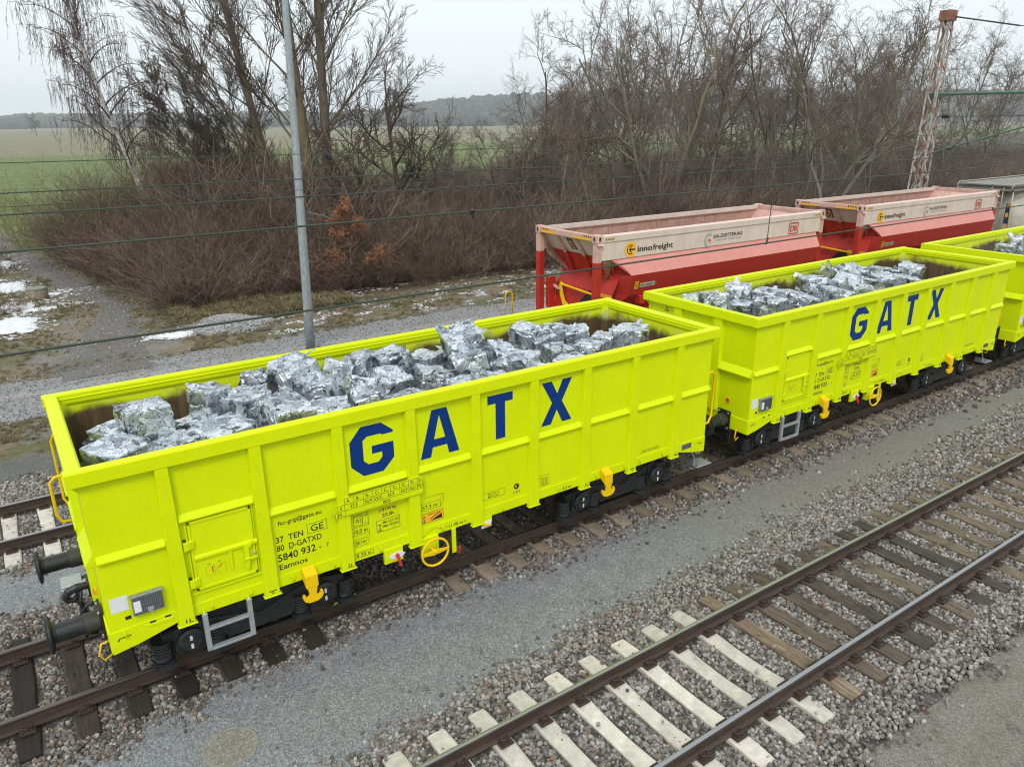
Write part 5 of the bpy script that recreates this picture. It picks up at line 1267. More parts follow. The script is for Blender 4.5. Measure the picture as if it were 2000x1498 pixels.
    # side print
    for s in (-1, 1):
        def place(q, name, mats, y=-1.2395):
            if s > 0: q.v = [(Lc-x, -yy, z) for x, yy, z in q.v]
            q.build(name, mats, c)
        y = -1.2395; q = MB()
        q.disc((1.12, y, 3.69), .195, .195, 28, 1)
        ar = [(1.12+.125*math.cos(a), 3.69+.125*math.sin(a)) for a in [R(55)+R(250)*i/20 for i in range(21)]]; ai = [(1.12+.098*math.cos(a), 3.69+.098*math.sin(a)) for a in [R(55)+R(250)*i/20 for i in range(21)]]
        q.add([(x, y-.001, z) for x, z in ar+ai], [(i, i+1, 22+i, 21+i) for i in range(20)])
        q.add([(x, y-.0012, z) for x, z in ((1.06, 3.69), (1.13, 3.77), (1.17, 3.77), (1.12, 3.71), (1.27, 3.71), (1.27, 3.67), (1.12, 3.67), (1.17, 3.61), (1.13, 3.61))], [(0, 1, 2, 3), (0, 3, 4, 5, 6), (0, 6, 7, 8)])
        q.text('inno', 1.36, 3.615, .15, .50, y); q.text('inno', 1.366, 3.615, .15, .50, y-.0003); q.text('freight', 1.89, 3.615, .15, .72, y); place(q, 'operator_mark', [m_black, m_orange])
        q = MB(); ar = [(4.0+.20*math.cos(a), 3.66+.20*math.sin(a)) for a in [R(60)+R(220)*i/16 for i in range(17)]]; ai = [(4.0+.14*math.cos(a), 3.66+.14*math.sin(a)) for a in [R(60)+R(220)*i/16 for i in range(17)]]
        q.add([(x, y, z) for x, z in ar+ai], [(i, i+1, 18+i, 17+i) for i in range(16)], 1)
        q.add([(3.93, y-.001, 3.70), (4.06, y-.001, 3.70), (4.045, y-.001, 3.585)], [(0, 1, 2)], 2)
        q.text('SALZGITTER', 4.16, 3.71, .095, .93, y); q.text('AG', 5.10, 3.71, .095, .23, y); q.text('AG', 5.105, 3.71, .095, .23, y-.0004); q.text('Stahl und Technologie', 4.27, 3.625, .05, 1.05, y, 1); place(q, 'steelworks_mark', [m_greyp, m_greyl, m_orange2])
        q = MB(); x0, x1, z0, z1 = 7.42, 7.87, 3.525, 3.865; t_ = .035
        for a in ((x0+.02, x1-.02, z1-t_, z1), (x0+.02, x1-.02, z0, z0+t_), (x0, x0+t_, z0+.02, z1-.02), (x1-t_, x1, z0+.02, z1-.02)): q.add([(a[0], y, a[2]), (a[1], y, a[2]), (a[1], y, a[3]), (a[0], y, a[3])], [(0, 1, 2, 3)])
        q.text('DB', x0+.075, z0+.08, .18, .30, y); q.text('DB', x0+.085, z0+.08, .18, .30, y-.0004); place(q, 'railway_mark', [m_dbred])
        q = MB()
        for xx in (.26, 8.60):
            q.add([(xx, -1.2515, 3.985), (xx+.30, -1.2515, 3.985), (xx+.30, -1.2515, 4.035), (xx, -1.2515, 4.035)], [(0, 1, 2, 3)], 1)
            for i in range(5): a = xx+.01+.06*i; q.add([(a, -1.252, 3.985), (a+.028, -1.252, 3.985), (a+.05, -1.252, 4.035), (a+.022, -1.252, 4.035)], [(0, 1, 2, 3)])
        place(q, 'warning_strip', [m_black, m_orange])
        # number plates on the lower slope (it leans in, so the plates do too)
        def slope(q_): q_.v = [(x, -1.44-.004+(3.08-z)*.2075, z) for x, _, z in q_.v]; return q_
        q = MB(); q.add([(x, 0, z) for x, z in ((1.36, 2.73), (1.88, 2.73), (1.88, 2.84), (1.36, 2.84))], [(0, 1, 2, 3)], 1); q.add([(x, 0, z) for x, z in ((1.89, 2.74), (1.93, 2.74), (1.93, 2.83), (1.89, 2.83))], [(0, 1, 2, 3)], 3)
        tq = MB(); tq.text('INFU 800083 9', 1.38, 2.75, .07, .48)
        q.add([(a, .0, z) for a, _, z in tq.v], tq.f, 0); n_ = len(tq.v); slope(q); q.v = q.v[:-n_]+[(x, yy-.003, z) for x, yy, z in q.v[-n_:]]
        place(q, 'number_plate', [m_black, m_plate, m_orange, m_greenp])
        q = MB(); q.add([(x, 0, z) for x, z in ((1.17, 2.70), (1.31, 2.70), (1.31, 2.90), (1.17, 2.90))], [(0, 1, 2, 3)], 1); tq = MB(); tq.text('1 M', 1.185, 2.83, .045, .10); tq.text('4 A', 1.185, 2.77, .045, .10); tq.text('1 P', 1.185, 2.715, .045, .10); q.add(tq.v, tq.f, 0); n_ = len(tq.v); slope(q); q.v = q.v[:-n_]+[(x, yy-.003, z) for x, yy, z in q.v[-n_:]]; place(q, 'code_plate', [m_black, m_orange])
        q = MB()
        if s < 0:
            q.add([(.495, -.62-.0, 2.6), (.495, -1.29, 2.6), (.495, -1.29, 2.1), (.495, -.62, 2.1)], [(0, 1, 2, 3)], 1)
            for z in (2.35,): q.add([(.492, -.62, z), (.492, -1.29, z), (.492, -1.29, z+.012), (.492, -.62, z+.012)], [(0, 1, 2, 3)])
            for yy in (-.82, -1.0):
                q.add([(.492, yy, 2.1), (.492, yy-.012, 2.1), (.492, yy-.012, 2.6), (.492, yy, 2.6)], [(0, 1, 2, 3)])
            for z in (2.16, 2.41):
                for yy in (-1.06, -1.18): q.add([(.492, yy, z), (.492, yy-.08, z+.03), (.492, yy-.07, z+.10), (.492, yy-.01, z+.08)], [(0, 1, 2, 3)])
                q.add([(.492, -.86, z), (.492, -.96, z), (.492, -.96, z+.03), (.492, -.86, z+.03)], [(0, 1, 2, 3)]); q.add([(.492, -.86, z+.06), (.492, -.96, z+.06), (.492, -.96, z+.09), (.492, -.86, z+.09)], [(0, 1, 2, 3)])
            q.build('instruction_plate', [m_black, m_orange], c)
    q = MB()
    for i in range(7): q.box(8.35-.0, 8.36, -1+.0, 1, 3.55, 3.56) if i == 0 else None
    q.box(Lc-.62, Lc-.58, -.75, .75, 3.62, 3.66); q.build('inner_bar', m_cred, c)
    return c
m_navy = mat('label_navy', (.03, .045, .10), .5, var=.05)
m_greyp = mat('print_dark_grey', (.05, .05, .055), .5, var=.05)
m_greyl = mat('print_light_grey', (.36, .35, .33), .5, var=.1)
m_orange2 = mat('print_orange_red', (.60, .13, .03), .5, var=.05)
m_dbred = mat('print_red', (.45, .035, .03), .5, var=.1)
m_plate = mat('plate_cream', (.60, .55, .48), .5, var=.05)
m_greenp = mat('plate_green', (.03, .22, .05), .5, var=.05)
c1 = make_container(); c1.location.x = 6.70; tag(c1, 'nearer red and beige hopper container with its open left end showing beside the side road', group='red and beige hopper containers')
c2 = copy_tree(c1); c2.location.x = 17.80; tag(c2, 'farther red and beige hopper container with a dark smudge on its far rim')
# dark smudge on the far rim of the second container only
q = MB()
for (x, y, rx, ry) in ((3.9, 1.175, .20, .045), (4.25, 1.18, .17, .05), (4.75, 1.17, .06, .03), (5.0, 1.18, .12, .03), (5.3, 1.175, .05, .03)):
    q.add([(x+rx*math.cos(a)*(1+.3*n3(a, x)), y+ry*math.sin(a), 4.1035+.0) for a in [i*.524 for i in range(12)]], [tuple(range(12))])
q.v = [(x, y, 4.112-(y-1.10)*.1333) for x, y, z in q.v]
q.build('smudge', m_dark, c2)
def flat_wagon(x0, label):
    w = tag(thing('flat_wagon', (x0, YC-.07, 0), label, 'wagon', 'flat wagons under the red containers'))
    q = MB()
    for y in (-1.15, 1.15): q.box(0, 10.2, y-.08, y+.08, .95, 1.28)
    for y in (-.35, .35): q.box(0, 10.2, y-.07, y+.07, .85, 1.25)
    for i in range(8): q.box(.1+i*1.4, .25+i*1.4, -1.07, 1.07, 1.0, 1.25)
    q.build('deck_frame', m_cred, w, bevel=.01)
    for bx in (1.9, 8.3):
        q = MB()
        for s in (-1, 1): q.prism([(bx-1.2, .62), (bx-1.2, .48), (bx-.5, .30), (bx+.5, .30), (bx+1.2, .48), (bx+1.2, .62), (bx+.5, .75), (bx-.5, .75)], 'y', s*.95, s*1.07)
        q.box(bx-.3, bx+.3, -.95, .95, .5, .85); b_ = q.build('bogie', m_dark, w, bevel=.01)
        for ax in (bx-.9, bx+.9):
            for s in (-1, 1):
                wh = MB(); wh.lathe([(.08, -.06), (.49, -.07), (.463, -.03), (.455, .065), (.36, .045), (.15, .07)], 32, Matrix.Translation((ax, s*.75, .46)) @ Matrix.Rotation(-s*math.pi/2, 4, 'X')); wh.build('wheel', m_wheel, b_)
    for e, x in ((-1, 0), (1, 10.2)):
        for y in (-.875, .875):
            q = MB(); Mx = Matrix.Translation((x, y, 1.03)) @ Matrix.Rotation(e*math.pi/2, 4, 'Y'); q.lathe([(.12, 0), (.11, .38), (.22, .40), (.23, .42), (.20, .44), (.02, .445)], 24, Mx); q.build('buffer', m_buffer, w)
    return w
flat_wagon(6.15, 'flat wagon carrying the nearer red container'); flat_wagon(17.25, 'flat wagon carrying the farther red container')
# beige silo wagon behind, cut by the picture edge
t = thing('silo_wagon', (28.3, YC-.07, 0), 'grimy beige silo wagon behind the farther red container', 'wagon')
q = MB()
q.lathe([(.25, 0), (.9, .12), (1.28, .42), (1.42, .95), (1.42, 7.0), (1.28, 7.5), (.9, 7.85), (.2, 8.0)], 40, Matrix.Translation((.55, 0, 2.62)) @ Matrix.Rotation(math.pi/2, 4, 'Y'))
q.build('tank', m_beige, t, smooth=True)
for e in range(2):
    q = MB(); q.lathe([(1.36, 1.5+4*e), (1.435, 1.5+4*e), (1.435, 1.58+4*e), (1.36, 1.58+4*e)], 40, Matrix.Translation((.55, 0, 2.62)) @ Matrix.Rotation(math.pi/2, 4, 'Y')); q.build('tank_band', m_beige_d, t)
q = MB(); q.box(.0, 8.4, -1.05, 1.05, 4.16, 4.22); q.box(-.05, 8.4, -1.1, -1.04, 3.98, 4.05); q.box(-.05, 0, -1.1, 1.1, 3.98, 4.05); q.box(.12, 8.3, -.9, .9, 4.02, 4.16); q.build('walkway', m_beige_d, t, bevel=.01)
q = MB()
for y in (-1.05, 1.05): q.tube([(.0, y, 3.98), (-.06, y, 4.15), (.06, y, 4.26), (8.3, y, 4.27)], .022, 6)
q.build('rail_bar', m_beige, t, smooth=True)
q = MB()
for y in (-.72, -.28): q.tube([(.35, y, 4.18), (-.02, y, 4.08), (.0, y, 3.4), (.02, y, 1.2)], .022, 6)
for i in range(10): q.tube([(.02, -.72, 1.35+.27*i), (.02, -.28, 1.35+.27*i)], .016, 6)
q.build('ladder', m_beige, t, smooth=True)
q = MB(); q.tube([(.08, -1.05, 3.98), (.35, -1.0, 2.5), (.5, -1., 1.3)], .035, 8); q.build('end_strut', m_beige, t, smooth=True)
q = MB(); q.box(.25, .27, -1.0, -.82, 2.7, 3.5); q.build('hazard_label', m_navy, t)
q = MB(); q.add([(.245, -.99, 2.5), (.245, -.83, 2.5), (.245, -.91, 2.66)], [(0, 1, 2)]); q.add([(.245, -.98, 3.4), (.245, -.84, 3.4), (.245, -.91, 3.56)], [(0, 1, 2)]); q.add([(.245, -.91+.06*math.cos(i*.6283), 3.05+.10*math.sin(i*.6283)) for i in range(10)], [tuple(range(10))]); q.build('warning_triangle', m_orange, t)
q = MB(); q.box(0, 9.2, -1.2, 1.2, .95, 1.25)
for x in (1.0, 8.0): q.box(x-.2, x+.2, -1.1, 1.1, 1.25, 1.75)
q.build('frame', m_beige_d, t, bevel=.01)
for bx in (1.6, 7.6):
    q = MB(); q.box(bx-1.2, bx+1.2, -1.05, 1.05, .45, .75); b_ = q.build('bogie', m_dark, t, bevel=.02)
    for ax in (bx-.9, bx+.9):
        for s in (-1, 1):
            wh = MB(); wh.lathe([(.08, -.06), (.49, -.07), (.463, -.03), (.455, .065), (.15, .07)], 28, Matrix.Translation((ax, s*.75, .46)) @ Matrix.Rotation(-s*math.pi/2, 4, 'X')); wh.build('wheel', m_wheel, b_)
# ------------------------------------------------------------------ catenary mast, wires, lamp post, small fixtures
t = thing('catenary_mast', (29.05, 8.1, 0), 'tall lattice mast of flaking rust and pale paint behind the farther red container', 'mast')
t.rotation_euler = (R(.45), R(.7), 0)
zb_, zt_ = -.3, 10.75
def hwid(z): return .36+(.19-.36)*(z-zb_)/(zt_-zb_)
for sx in (-1, 1):
    for sy in (-1, 1):
        q = MB(); a, b_ = hwid(zb_), hwid(zt_)
        for (dx, dy) in ((.085, .012), (.012, .085)):
            lo = [(sx*a, sy*a), (sx*(a-dx), sy*a), (sx*(a-dx), sy*(a-dy)), (sx*a, sy*(a-dy))]; hi = [(sx*b_, sy*b_), (sx*(b_-dx), sy*b_), (sx*(b_-dx), sy*(b_-dy)), (sx*b_, sy*(b_-dy))]
            q.add([(x, y, zb_) for x, y in lo]+[(x, y, zt_) for x, y in hi], [(0, 1, 2, 3), (4, 5, 6, 7)]+[(i, (i+1) % 4, (i+1) % 4+4, i+4) for i in range(4)])
        q.build('chord', m_mast, t)
nb = 15
for i in range(nb):
    z0 = zb_+(zt_-zb_)*i/nb; z1 = zb_+(zt_-zb_)*(i+1)/nb; a, b_ = hwid(z0)-.01, hwid(z1)-.01; fl = 1 if i % 2 else -1
    for p0, p1 in (((-fl*a, -a-.006, z0), (fl*b_, -b_-.006, z1)), ((-fl*a, a, z0), (fl*b_, b_, z1)), ((-a-.006, fl*a, z0), (-b_-.006, -fl*b_, z1)), ((a, fl*a, z0), (b_, -fl*b_, z1))):
        q = MB(); d = Vector(p1)-Vector(p0)
        sd = Vector((0, 0, 1)).cross(d).normalized(); n_ = d.cross(sd).normalized()*.032; s_ = sd*.006
        P0, P1 = Vector(p0), Vector(p1); q.add([P0-n_-s_, P0+n_-s_, P0+n_+s_, P0-n_+s_, P1-n_-s_, P1+n_-s_, P1+n_+s_, P1-n_+s_], [(0, 1, 2, 3), (4, 5, 6, 7), (0, 1, 5, 4), (1, 2, 6, 5), (2, 3, 7, 6), (3, 0, 4, 7)])
        q.build('brace', m_mast, t)
q = MB(); q.box(-.25, .25, -.25, .25, 10.55, 10.95)
for x in (-.15, 0, .15):
    q.lathe([(.03, 0), (.03, .02)], 6, Matrix.Translation((x, -.25, 10.75)) @ Matrix.Rotation(math.pi/2, 4, 'X')); q.lathe([(.03, 0), (.03, .02)], 6, Matrix.Translation((-.25, x, 10.75)) @ Matrix.Rotation(-math.pi/2, 4, 'Y'))
q.build('cap', mat('cap_rust', (.24, .10, .065), .8, var=.4, scale=6), t, bevel=.02)
q = MB(); q.tube([(.1, .2, 7.72), (.1, -20, 7.72)], .07, 10); q.box(-.1, .3, -.35, .35, 7.60, 7.66); q.build('arm', m_mastgreen, t)
q = MB(); q.tube([(.1, -.3, 5.30), (.1, -1.2, 5.62), (.1, -7.6, 7.66)], .035, 8); q.build('strut', m_mastgreen, t)
q = MB(); q.tube([(.1, -2.35, 5.98), (.1, -5.0, 5.62)], .024, 8); q.build('registration_arm', m_mastgreen, t)
q = MB(); q.lathe([(.05, 0), (.10, .04), (.06, .08), (.10, .12), (.06, .16), (.10, .20), (.06, .24), (.10, .28), (.05, .32)], 12, Matrix.Translation((.1, -.95, 5.535)) @ Matrix.Rotation(R(71), 4, 'X')); q.build('insulator', m_insul, t)
q = MB(); q.lathe([(.05, 0), (.10, .04), (.06, .08), (.10, .12), (.06, .16), (.10, .20), (.06, .24), (.10, .28), (.05, .32)], 12, Matrix.Translation((.1, -.45, 6.82)) @ Matrix.Rotation(R(90), 4, 'X')); q.build('insulator', m_insul, t)
q = MB(); q.tube([(.1, -.2, 6.82), (.1, -20, 6.9)], .014, 6); q.build('stay_wire', m_wire, t)
q = MB(); q.tube([(.1, -.25, 10.7), (.1, -2.8, 10.15)], .030, 6); q.tube([(.1, -2.8, 10.15), (.1, -20, 7.74)], .016, 6); q.build('stay_wire', m_wire, t)
def wire(label, y, zf, r, clamps=(), drop=()):
    q = MB(); pts = [(x, y, zf(x)) for x in range(-60, 141, 4)]; q.tube(pts, r, 6); o = tag(q.build('overhead_wire', m_wire, smooth=True), label, 'overhead wire', 'overhead wires along the tracks')
    for x in clamps:
        c = MB(); c.box(x-.02, x+.02, y-.011, y+.011, zf(x)-.02, zf(x)+.012); c.tube([(x, y, zf(x)-.015), (x+.01, y, zf(x)-.055)], .008, 6); c.build('clamp', m_insul, o)
    for x, z1 in drop:
        c = MB(); c.tube([(x, y, zf(x)), (x+.02, y, z1)], .005, 5); c.tube([(x-.008, y, zf(x)-.015), (x+.008, y, zf(x)+.06)], .011, 6); c.build('dropper', m_wire, o)
wire('lowest overhead wire, crossing in front of the lamp post and the red container', -4.94, lambda x: 5.475+.0028*x*(1 if x < 10 else .0)+.028*(x >= 10), .0092, (), ((1.62, 6.10),))
wire('overhead wire second from the bottom, above the lowest one', -4.94, lambda x: 6.075+.004*min(x, 12), .0072, (-2.1,))
wire('thickest of the upper overhead wires, fourth from the top', 0., lambda x: 5.80, .0098, (6.8,))
wire('second overhead wire from the top, with a black clamp at mid picture', 0., lambda x: 6.03, .0078, (3.5,))
wire('thin overhead wire third from the top', 4.9, lambda x: 5.475+.001*x, .0072)
wire('topmost overhead wire, just below the horizon', 4.9, lambda x: 6.155, .0072, (4.2,))

t = thing('lamp_post', (2.60, 13.0, 0), 'tall tapering galvanised lamp post beside the gravel road', 'lamp post')
t.rotation_euler = (R(.75), R(1.1), 0)
q = MB(); q.tube([(0, 0, -.32), (0, 0, 1.2), (0, 0, 6), (0, 0, 10.4), (0, 0, 13.5)], [.152, .143, .114, .088, .068], 28); q.build('pole', m_pole, t, smooth=True)
q = MB(); q.tube([(0, 0, -.31), (0, 0, -.23)], [.19, .19], 28); q.build('base_collar', m_concrete_d, t)
q = MB(); q.box(-.155, -.135, -.10, -.04, .95, 1.18); q.build('number_tag', m_plate, t)
q = MB(); q.tube([(0, 0, 13.5), (0, -.4, 13.75), (0, -1.2, 13.8)], .04, 10); q.box(-.18, .18, -2.0, -1.1, 13.74, 13.86); q.build('lamp_head', m_pole, t, bevel=.03)

t = thing('barrier_loop', (10.45, 13.05, -.3), 'yellow bent tube hoop standing in the gravel road', 'hoop')
q = MB(); q.tube([(-.16, 0, 0), (-.16, 0, .80), (-.13, 0, .90), (-.06, 0, .95), (.06, 0, .95), (.13, 0, .90), (.16, 0, .80), (.16, 0, 0)], .025, 10); tag(t, None); q.build('hoop_tube', m_yellow, t, smooth=True)
t = thing('concrete_stub', (-4.12, 27.4, -.3), 'short round concrete stub between snow patches', 'concrete stub')
q = MB(); q.lathe([(.36, 0), (.375, .1), (.37, .38), (.33, .43)], 18); q.build('shaft', m_concrete_d, t, bevel=.02)
q = MB(); q.lathe([(.375, .40), (.38, .47), (.30, .50)], 18); q.build('cap', m_beige_d, t, bevel=.01)
# pale gravel heap at the foot of the bushes
V = []; F = []; n = 36
V.append((0, 0, .36))
for i in range(1, 8):
    f = i/7
    for j in range(n):
        a = 6.2832*j/n; k_ = 1+.25*n3(math.cos(a)*1.5, math.sin(a)*1.5, 4); V.append((1.45*f*k_*math.cos(a), 1.5*f*k_*math.sin(a), .36*(1-f)**1.1-(.03 if i == 7 else 0)+.05*n3(a*3, f*4)))
F = [(0, 1+j, 1+(j+1) % n) for j in range(n)]+[(1+i*n+j, 1+i*n+n+j, 1+i*n+n+(j+1) % n, 1+i*n+(j+1) % n) for i in range(6) for j in range(n)]
hp = stuff_mesh('gravel_heap', V, F, m_rut, 'low pale heap of crushed gravel beside the snow at the foot of the bushes', smooth=True); hp.location = (1.25, 18.2, -.30)
P, RO, SC, ID = [], [], [], []
for i in range(1500):
    r_, a = 1.7*math.sqrt(NR.random()), NR.random()*6.283; x, y = 1.25+r_*math.cos(a), 18.2+r_*math.sin(a)
    P.append((x, y, -.30+max(0, .36*(1-r_/1.55))+.01)); RO.append(NR.uniform(0, 6, 3)); s_ = NR.uniform(.02, .045); SC.append((s_,)*3); ID.append(i % 7)
pale = []
m_stone_p = stone_mat('pale_stone', (.24, .24, .245), (.36, .36, .365), (.46, .46, .465), (.56, .56, .56))
for me in stones: c_ = me.copy(); c_.materials[0] = m_stone_p; pale.append(c_)
scatter('heap_stones', P, RO, SC, ID, pale, 'pale crushed stone of the low heap')
# crust of ice flecks along the foot of the bushes and loose stones on the road
P, RO, SC, ID = [], [], [], []
for i in range(9000):
    x, y = NR.uniform(1.5, 19), NR.uniform(15.6, 21)
    if n3(x*.9, y*1.8, 8)+.3*n3(x*4, y*5) < .22: continue
    s_ = NR.uniform(.02, .06); P.append((x, y, ground_z(x, y)+.015)); RO.append((NR.uniform(-.2, .2), NR.uniform(-.2, .2), NR.uniform(0, 6))); SC.append((s_*1.6, s_, s_*.35)); ID.append(i % 7)
for (sx_, sy_, rx_, ry_, *_) in SNOW:
    for i in range(420):
        a = NR.uniform(0, 6.283); q = NR.uniform(.75, 1.75); x, y = sx_+rx_*q*math.cos(a), sy_+ry_*q*math.sin(a)
        if NR.random() < (q-.7)*.8: continue
        s_ = NR.uniform(.02, .075); P.append((x, y, ground_z(x, y)+.02)); RO.append((NR.uniform(-.2, .2), NR.uniform(-.2, .2), NR.uniform(0, 6))); SC.append((s_*1.7, s_, s_*.35)); ID.append(i % 7)
ice = []
for me in stones: c_ = me.copy(); c_.materials[0] = m_snow; ice.append(c_)
scatter('ice_flecks', P, RO, SC, ID, ice, 'flecks of old snow in the verge below the bushes')
P, RO, SC, ID = [], [], [], []
for i in range(9000):
    x, y = NR.uniform(-8, 16), NR.uniform(11.2, 15.6); s_ = NR.uniform(.012, .035); P.append((x, y, -.288)); RO.append(NR.uniform(0, 6, 3)); SC.append((s_,)*3); ID.append(i % 7)
for i in range(520):
    x, y = NR.uniform(-5, 12), NR.uniform(-3.4, -1.0)
    if abs(y+2.2) < .75 and NR.random() < .85: continue
    s_ = NR.uniform(.010, .026); P.append((x, y, -.258)); RO.append(NR.uniform(0, 6, 3)); SC.append((s_,)*3); ID.append(i % 7)
for i in range(1800):
    y = NR.uniform(16, 42); x = lerp(y, [(17, -2.9), (23.5, -1.7), (31, -2.9), (41, -4.4)])+NR.normal()*1.0; s_ = NR.uniform(.015, .05); P.append((x, y, ground_z(x, y)+.03)); RO.append(NR.uniform(0, 6, 3)); SC.append((s_,)*3); ID.append(i % 7)
scatter('loose_stones', P, RO, SC, ID, stones, 'loose small stones on the gravel road and the grit path')
# dry grass
gm = []
for q in range(4):
    mb = MB(); r = random.Random(40+q)
    for i in range(26):
        a, L, o_ = r.uniform(0, 6.28), r.uniform(.5, 1.1), (r.uniform(-.35, .35), r.uniform(-.35, .35)); lean = r.uniform(.25, 1.1); d = Vector((math.cos(a), math.sin(a), 0)); s_ = Vector((-d.y, d.x, 0))*.022
        b0 = Vector((*o_, 0)); b1 = b0+d*lean*.35*L+Vector((0, 0, .55*L)); b2 = b0+d*lean*L+Vector((0, 0, .75*L*(1.2-lean*.6)))
        mb.add([b0-s_, b0+s_, b1+s_, b1-s_, b2], [(0, 1, 2, 3), (3, 2, 4)])
    gm.append(piece('grass_tuft', mb, m_grass))
P, RO, SC, ID = [], [], [], []
def grass(n, x0, x1, y0, y1, s0, s1, thr, fr=.5):
    for i in range(n):
        x, y = NR.uniform(x0, x1), NR.uniform(y0, y1)
        if n3(x*fr, y*fr, 5)+.35*n3(x*2.3, y*2.3) < thr: continue
        if -5 < x < 0 and y > 17 and abs(x-lerp(y, [(17, -2.9), (23.5, -1.7), (31, -2.9), (41, -4.4)])) < .45: continue
        s_ = NR.uniform(s0, s1); P.append((x, y, ground_z(x, y))); RO.append((NR.uniform(-.15, .15), NR.uniform(-.15, .15), NR.uniform(0, 6.3))); SC.append((s_, s_, s_*NR.uniform(.6, 1.1))); ID.append(NR.integers(4))
grass(5200, -8, 17, 8.5, 11.4, .08, .17, -.08)
grass(4200, -.5, 19, 15.0, 20.5, .09, .20, -.05)
grass(3600, .0, 6.5, 18.6, 22.5, .25, .6, -.3)
grass(2600, -8, 0, 15.2, 30, .08, .2, .02)
grass(700, -6.5, -3.0, 24, 40, .15, .4, .1)
grass(700, 4, 16, -10, -6.7, .03, .07, .15, .9)
grass(500, 2, 22, -3.4, -1.4, .02, .05, .25, 1.2)
scatter('dry_grass', P, RO, SC, ID, gm, 'short dry winter grass on the verges')
q = MB(); r_ = random.Random(4); n_ = 9
V = []
for i in range(n_+1):
    f = i/n_; x = -2.15+.36*f; y = -.86+.06*f+.02*math.sin(i*1.7); w = .045*(1-abs(f-.5))
    V += [(x, y-w, .012+r_.uniform(0, .02)), (x, y, .035+r_.uniform(0, .02)), (x, y+w, .012+r_.uniform(0, .015))]
q.add(V, [f for i in range(n_) for f in ((3*i, 3*i+3, 3*i+4, 3*i+1), (3*i+1, 3*i+4, 3*i+5, 3*i+2))])
tag(q.build('crumpled_wrapper', mat('pale_yellow_foil', (.50, .52, .16), .5, var=.4, scale=30)), 'crumpled pale yellow wrapper lying on the rail under the nearest wagon', 'litter')
# ------------------------------------------------------------------ bare trees and brush
class Tree:
    def __init__(s, seed): s.r = random.Random(seed); s.wood = MB(); s.tw = MB()
    def limb(s, p, d, L, r0, lv, o):
        """one bending limb with its side limbs; o holds the habit"""
        r = s.r; n = (9, 6, 4, 3, 2)[min(lv, 4)]; pts = [p.copy()]; rad = [r0]; d = d.normalized(); tip = o['taper'][min(lv, len(o['taper'])-1)]
        dirs = [d.copy()]
        for i in range(n):
            wob = o['wob'][min(lv, len(o['wob'])-1)]
            d = (d+Vector((r.gauss(0, wob), r.gauss(0, wob), r.gauss(0, wob)))+Vector((0, 0, o['up'][min(lv, len(o['up'])-1)]))).normalized()
            p = p+d*(L/n); pts.append(p.copy()); dirs.append(d.copy()); rad.append(max(o['rmin'], r0*(1-(1-tip)*(i+1)/n)))
        mb = s.wood if lv <= o.get('woodlv', 1) else s.tw
        mb.tube(pts, rad, (9, 6, 4, 3, 3)[min(lv, 4)], caps=False)
        if lv+1 >= o['levels']: return
        k = o['kids'][lv]; k = max(1, int(round(k*r.uniform(.8, 1.2)))); st = o['start'][min(lv, len(o['start'])-1)]
        for i in range(k):
            f = st+(1-st)*((i+r.random())/k); f = min(f, .995); q = f*n; a = int(q); b = pts[a].lerp(pts[min(a+1, n)], q-a); dd = dirs[min(a+1, n)]
            ang = R(r.uniform(*o['ang'][min(lv, len(o['ang'])-1)])); az = r.uniform(0, 6.283)
            u = dd.orthogonal().normalized(); v = dd.cross(u); nd = dd*math.cos(ang)+(u*math.cos(az)+v*math.sin(az))*math.sin(ang)
            cl = L*r.uniform(*o['len'][min(lv, len(o['len'])-1)])*(1-o.get('short', .45)*f); cr = min(rad[a]*.75, r0*o['rk'][min(lv, len(o['rk'])-1)]*(1.1-.5*f))
            s.limb(b, nd, cl, max(o['rmin'], cr), lv+1, o)
    def weeping(s, n, L):
        pass
    def pieces(s, mw, mt): return piece('trunk', s.wood, mw, True), piece('crown', s.tw, mt)
def plant(meshes, x, y, label, cat='tree', group=None, sc=1., rz=0., lean=(0, 0), name='bare_tree', zs=1.):
    t = thing(name, (x, y, ground_z(x, y)-.05), label, cat, group, rz); t.scale = (sc, sc, sc*zs); t.rotation_euler = (lean[0], lean[1], rz)
    for nm, me in zip(('trunk', 'crown'), meshes): link(nm, me, t)
    return t
# habit of the spreading, twisting trees of the wood on the right
def wood_tree(seed, h, multi):
    t = Tree(seed); o = dict(levels=5, kids=(11, 7, 6, 4), start=(.26, .18, .12, .1), ang=((22, 52), (25, 60), (25, 65), (20, 60)), len=((.34, .58), (.38, .62), (.38, .62), (.4, .6)), rk=(.52, .55, .6, .7), taper=(.30, .25, .3, .5), wob=(.11, .20, .26, .22), up=(.03, .08, .07, .05), rmin=.0075, woodlv=1, short=.35)
    for i in range(multi):
        a = t.r.uniform(0, 6.28); d = Vector((math.cos(a)*.22*(multi > 1), math.sin(a)*.22*(multi > 1), 1)); hh = h*t.r.uniform(.82, 1.05)
        o2 = dict(o); o2['kids'] = (12 if multi == 1 else 8, 7 if multi < 3 else 6, 6, 4)
        t.limb(Vector((math.cos(a)*.2*(multi > 1), math.sin(a)*.2*(multi > 1), 0)), d, hh, h*.0125/(1+.18*(multi-1)), 0, o2)
    return t
WT = []
for i, (sd, h, mu, mw, mt) in enumerate([(21, 12.5, 1, m_bark, m_twig), (22, 13.5, 2, m_bark, m_twig), (23, 12, 3, m_bark, m_twig_grey), (24, 13, 2, m_bark_pale, m_twig), (25, 11.5, 1, m_bark_pale, m_twig_grey), (26, 14, 2, m_bark, m_twig)]):
    WT.append(wood_tree(sd, h, mu).pieces(mw, mt))
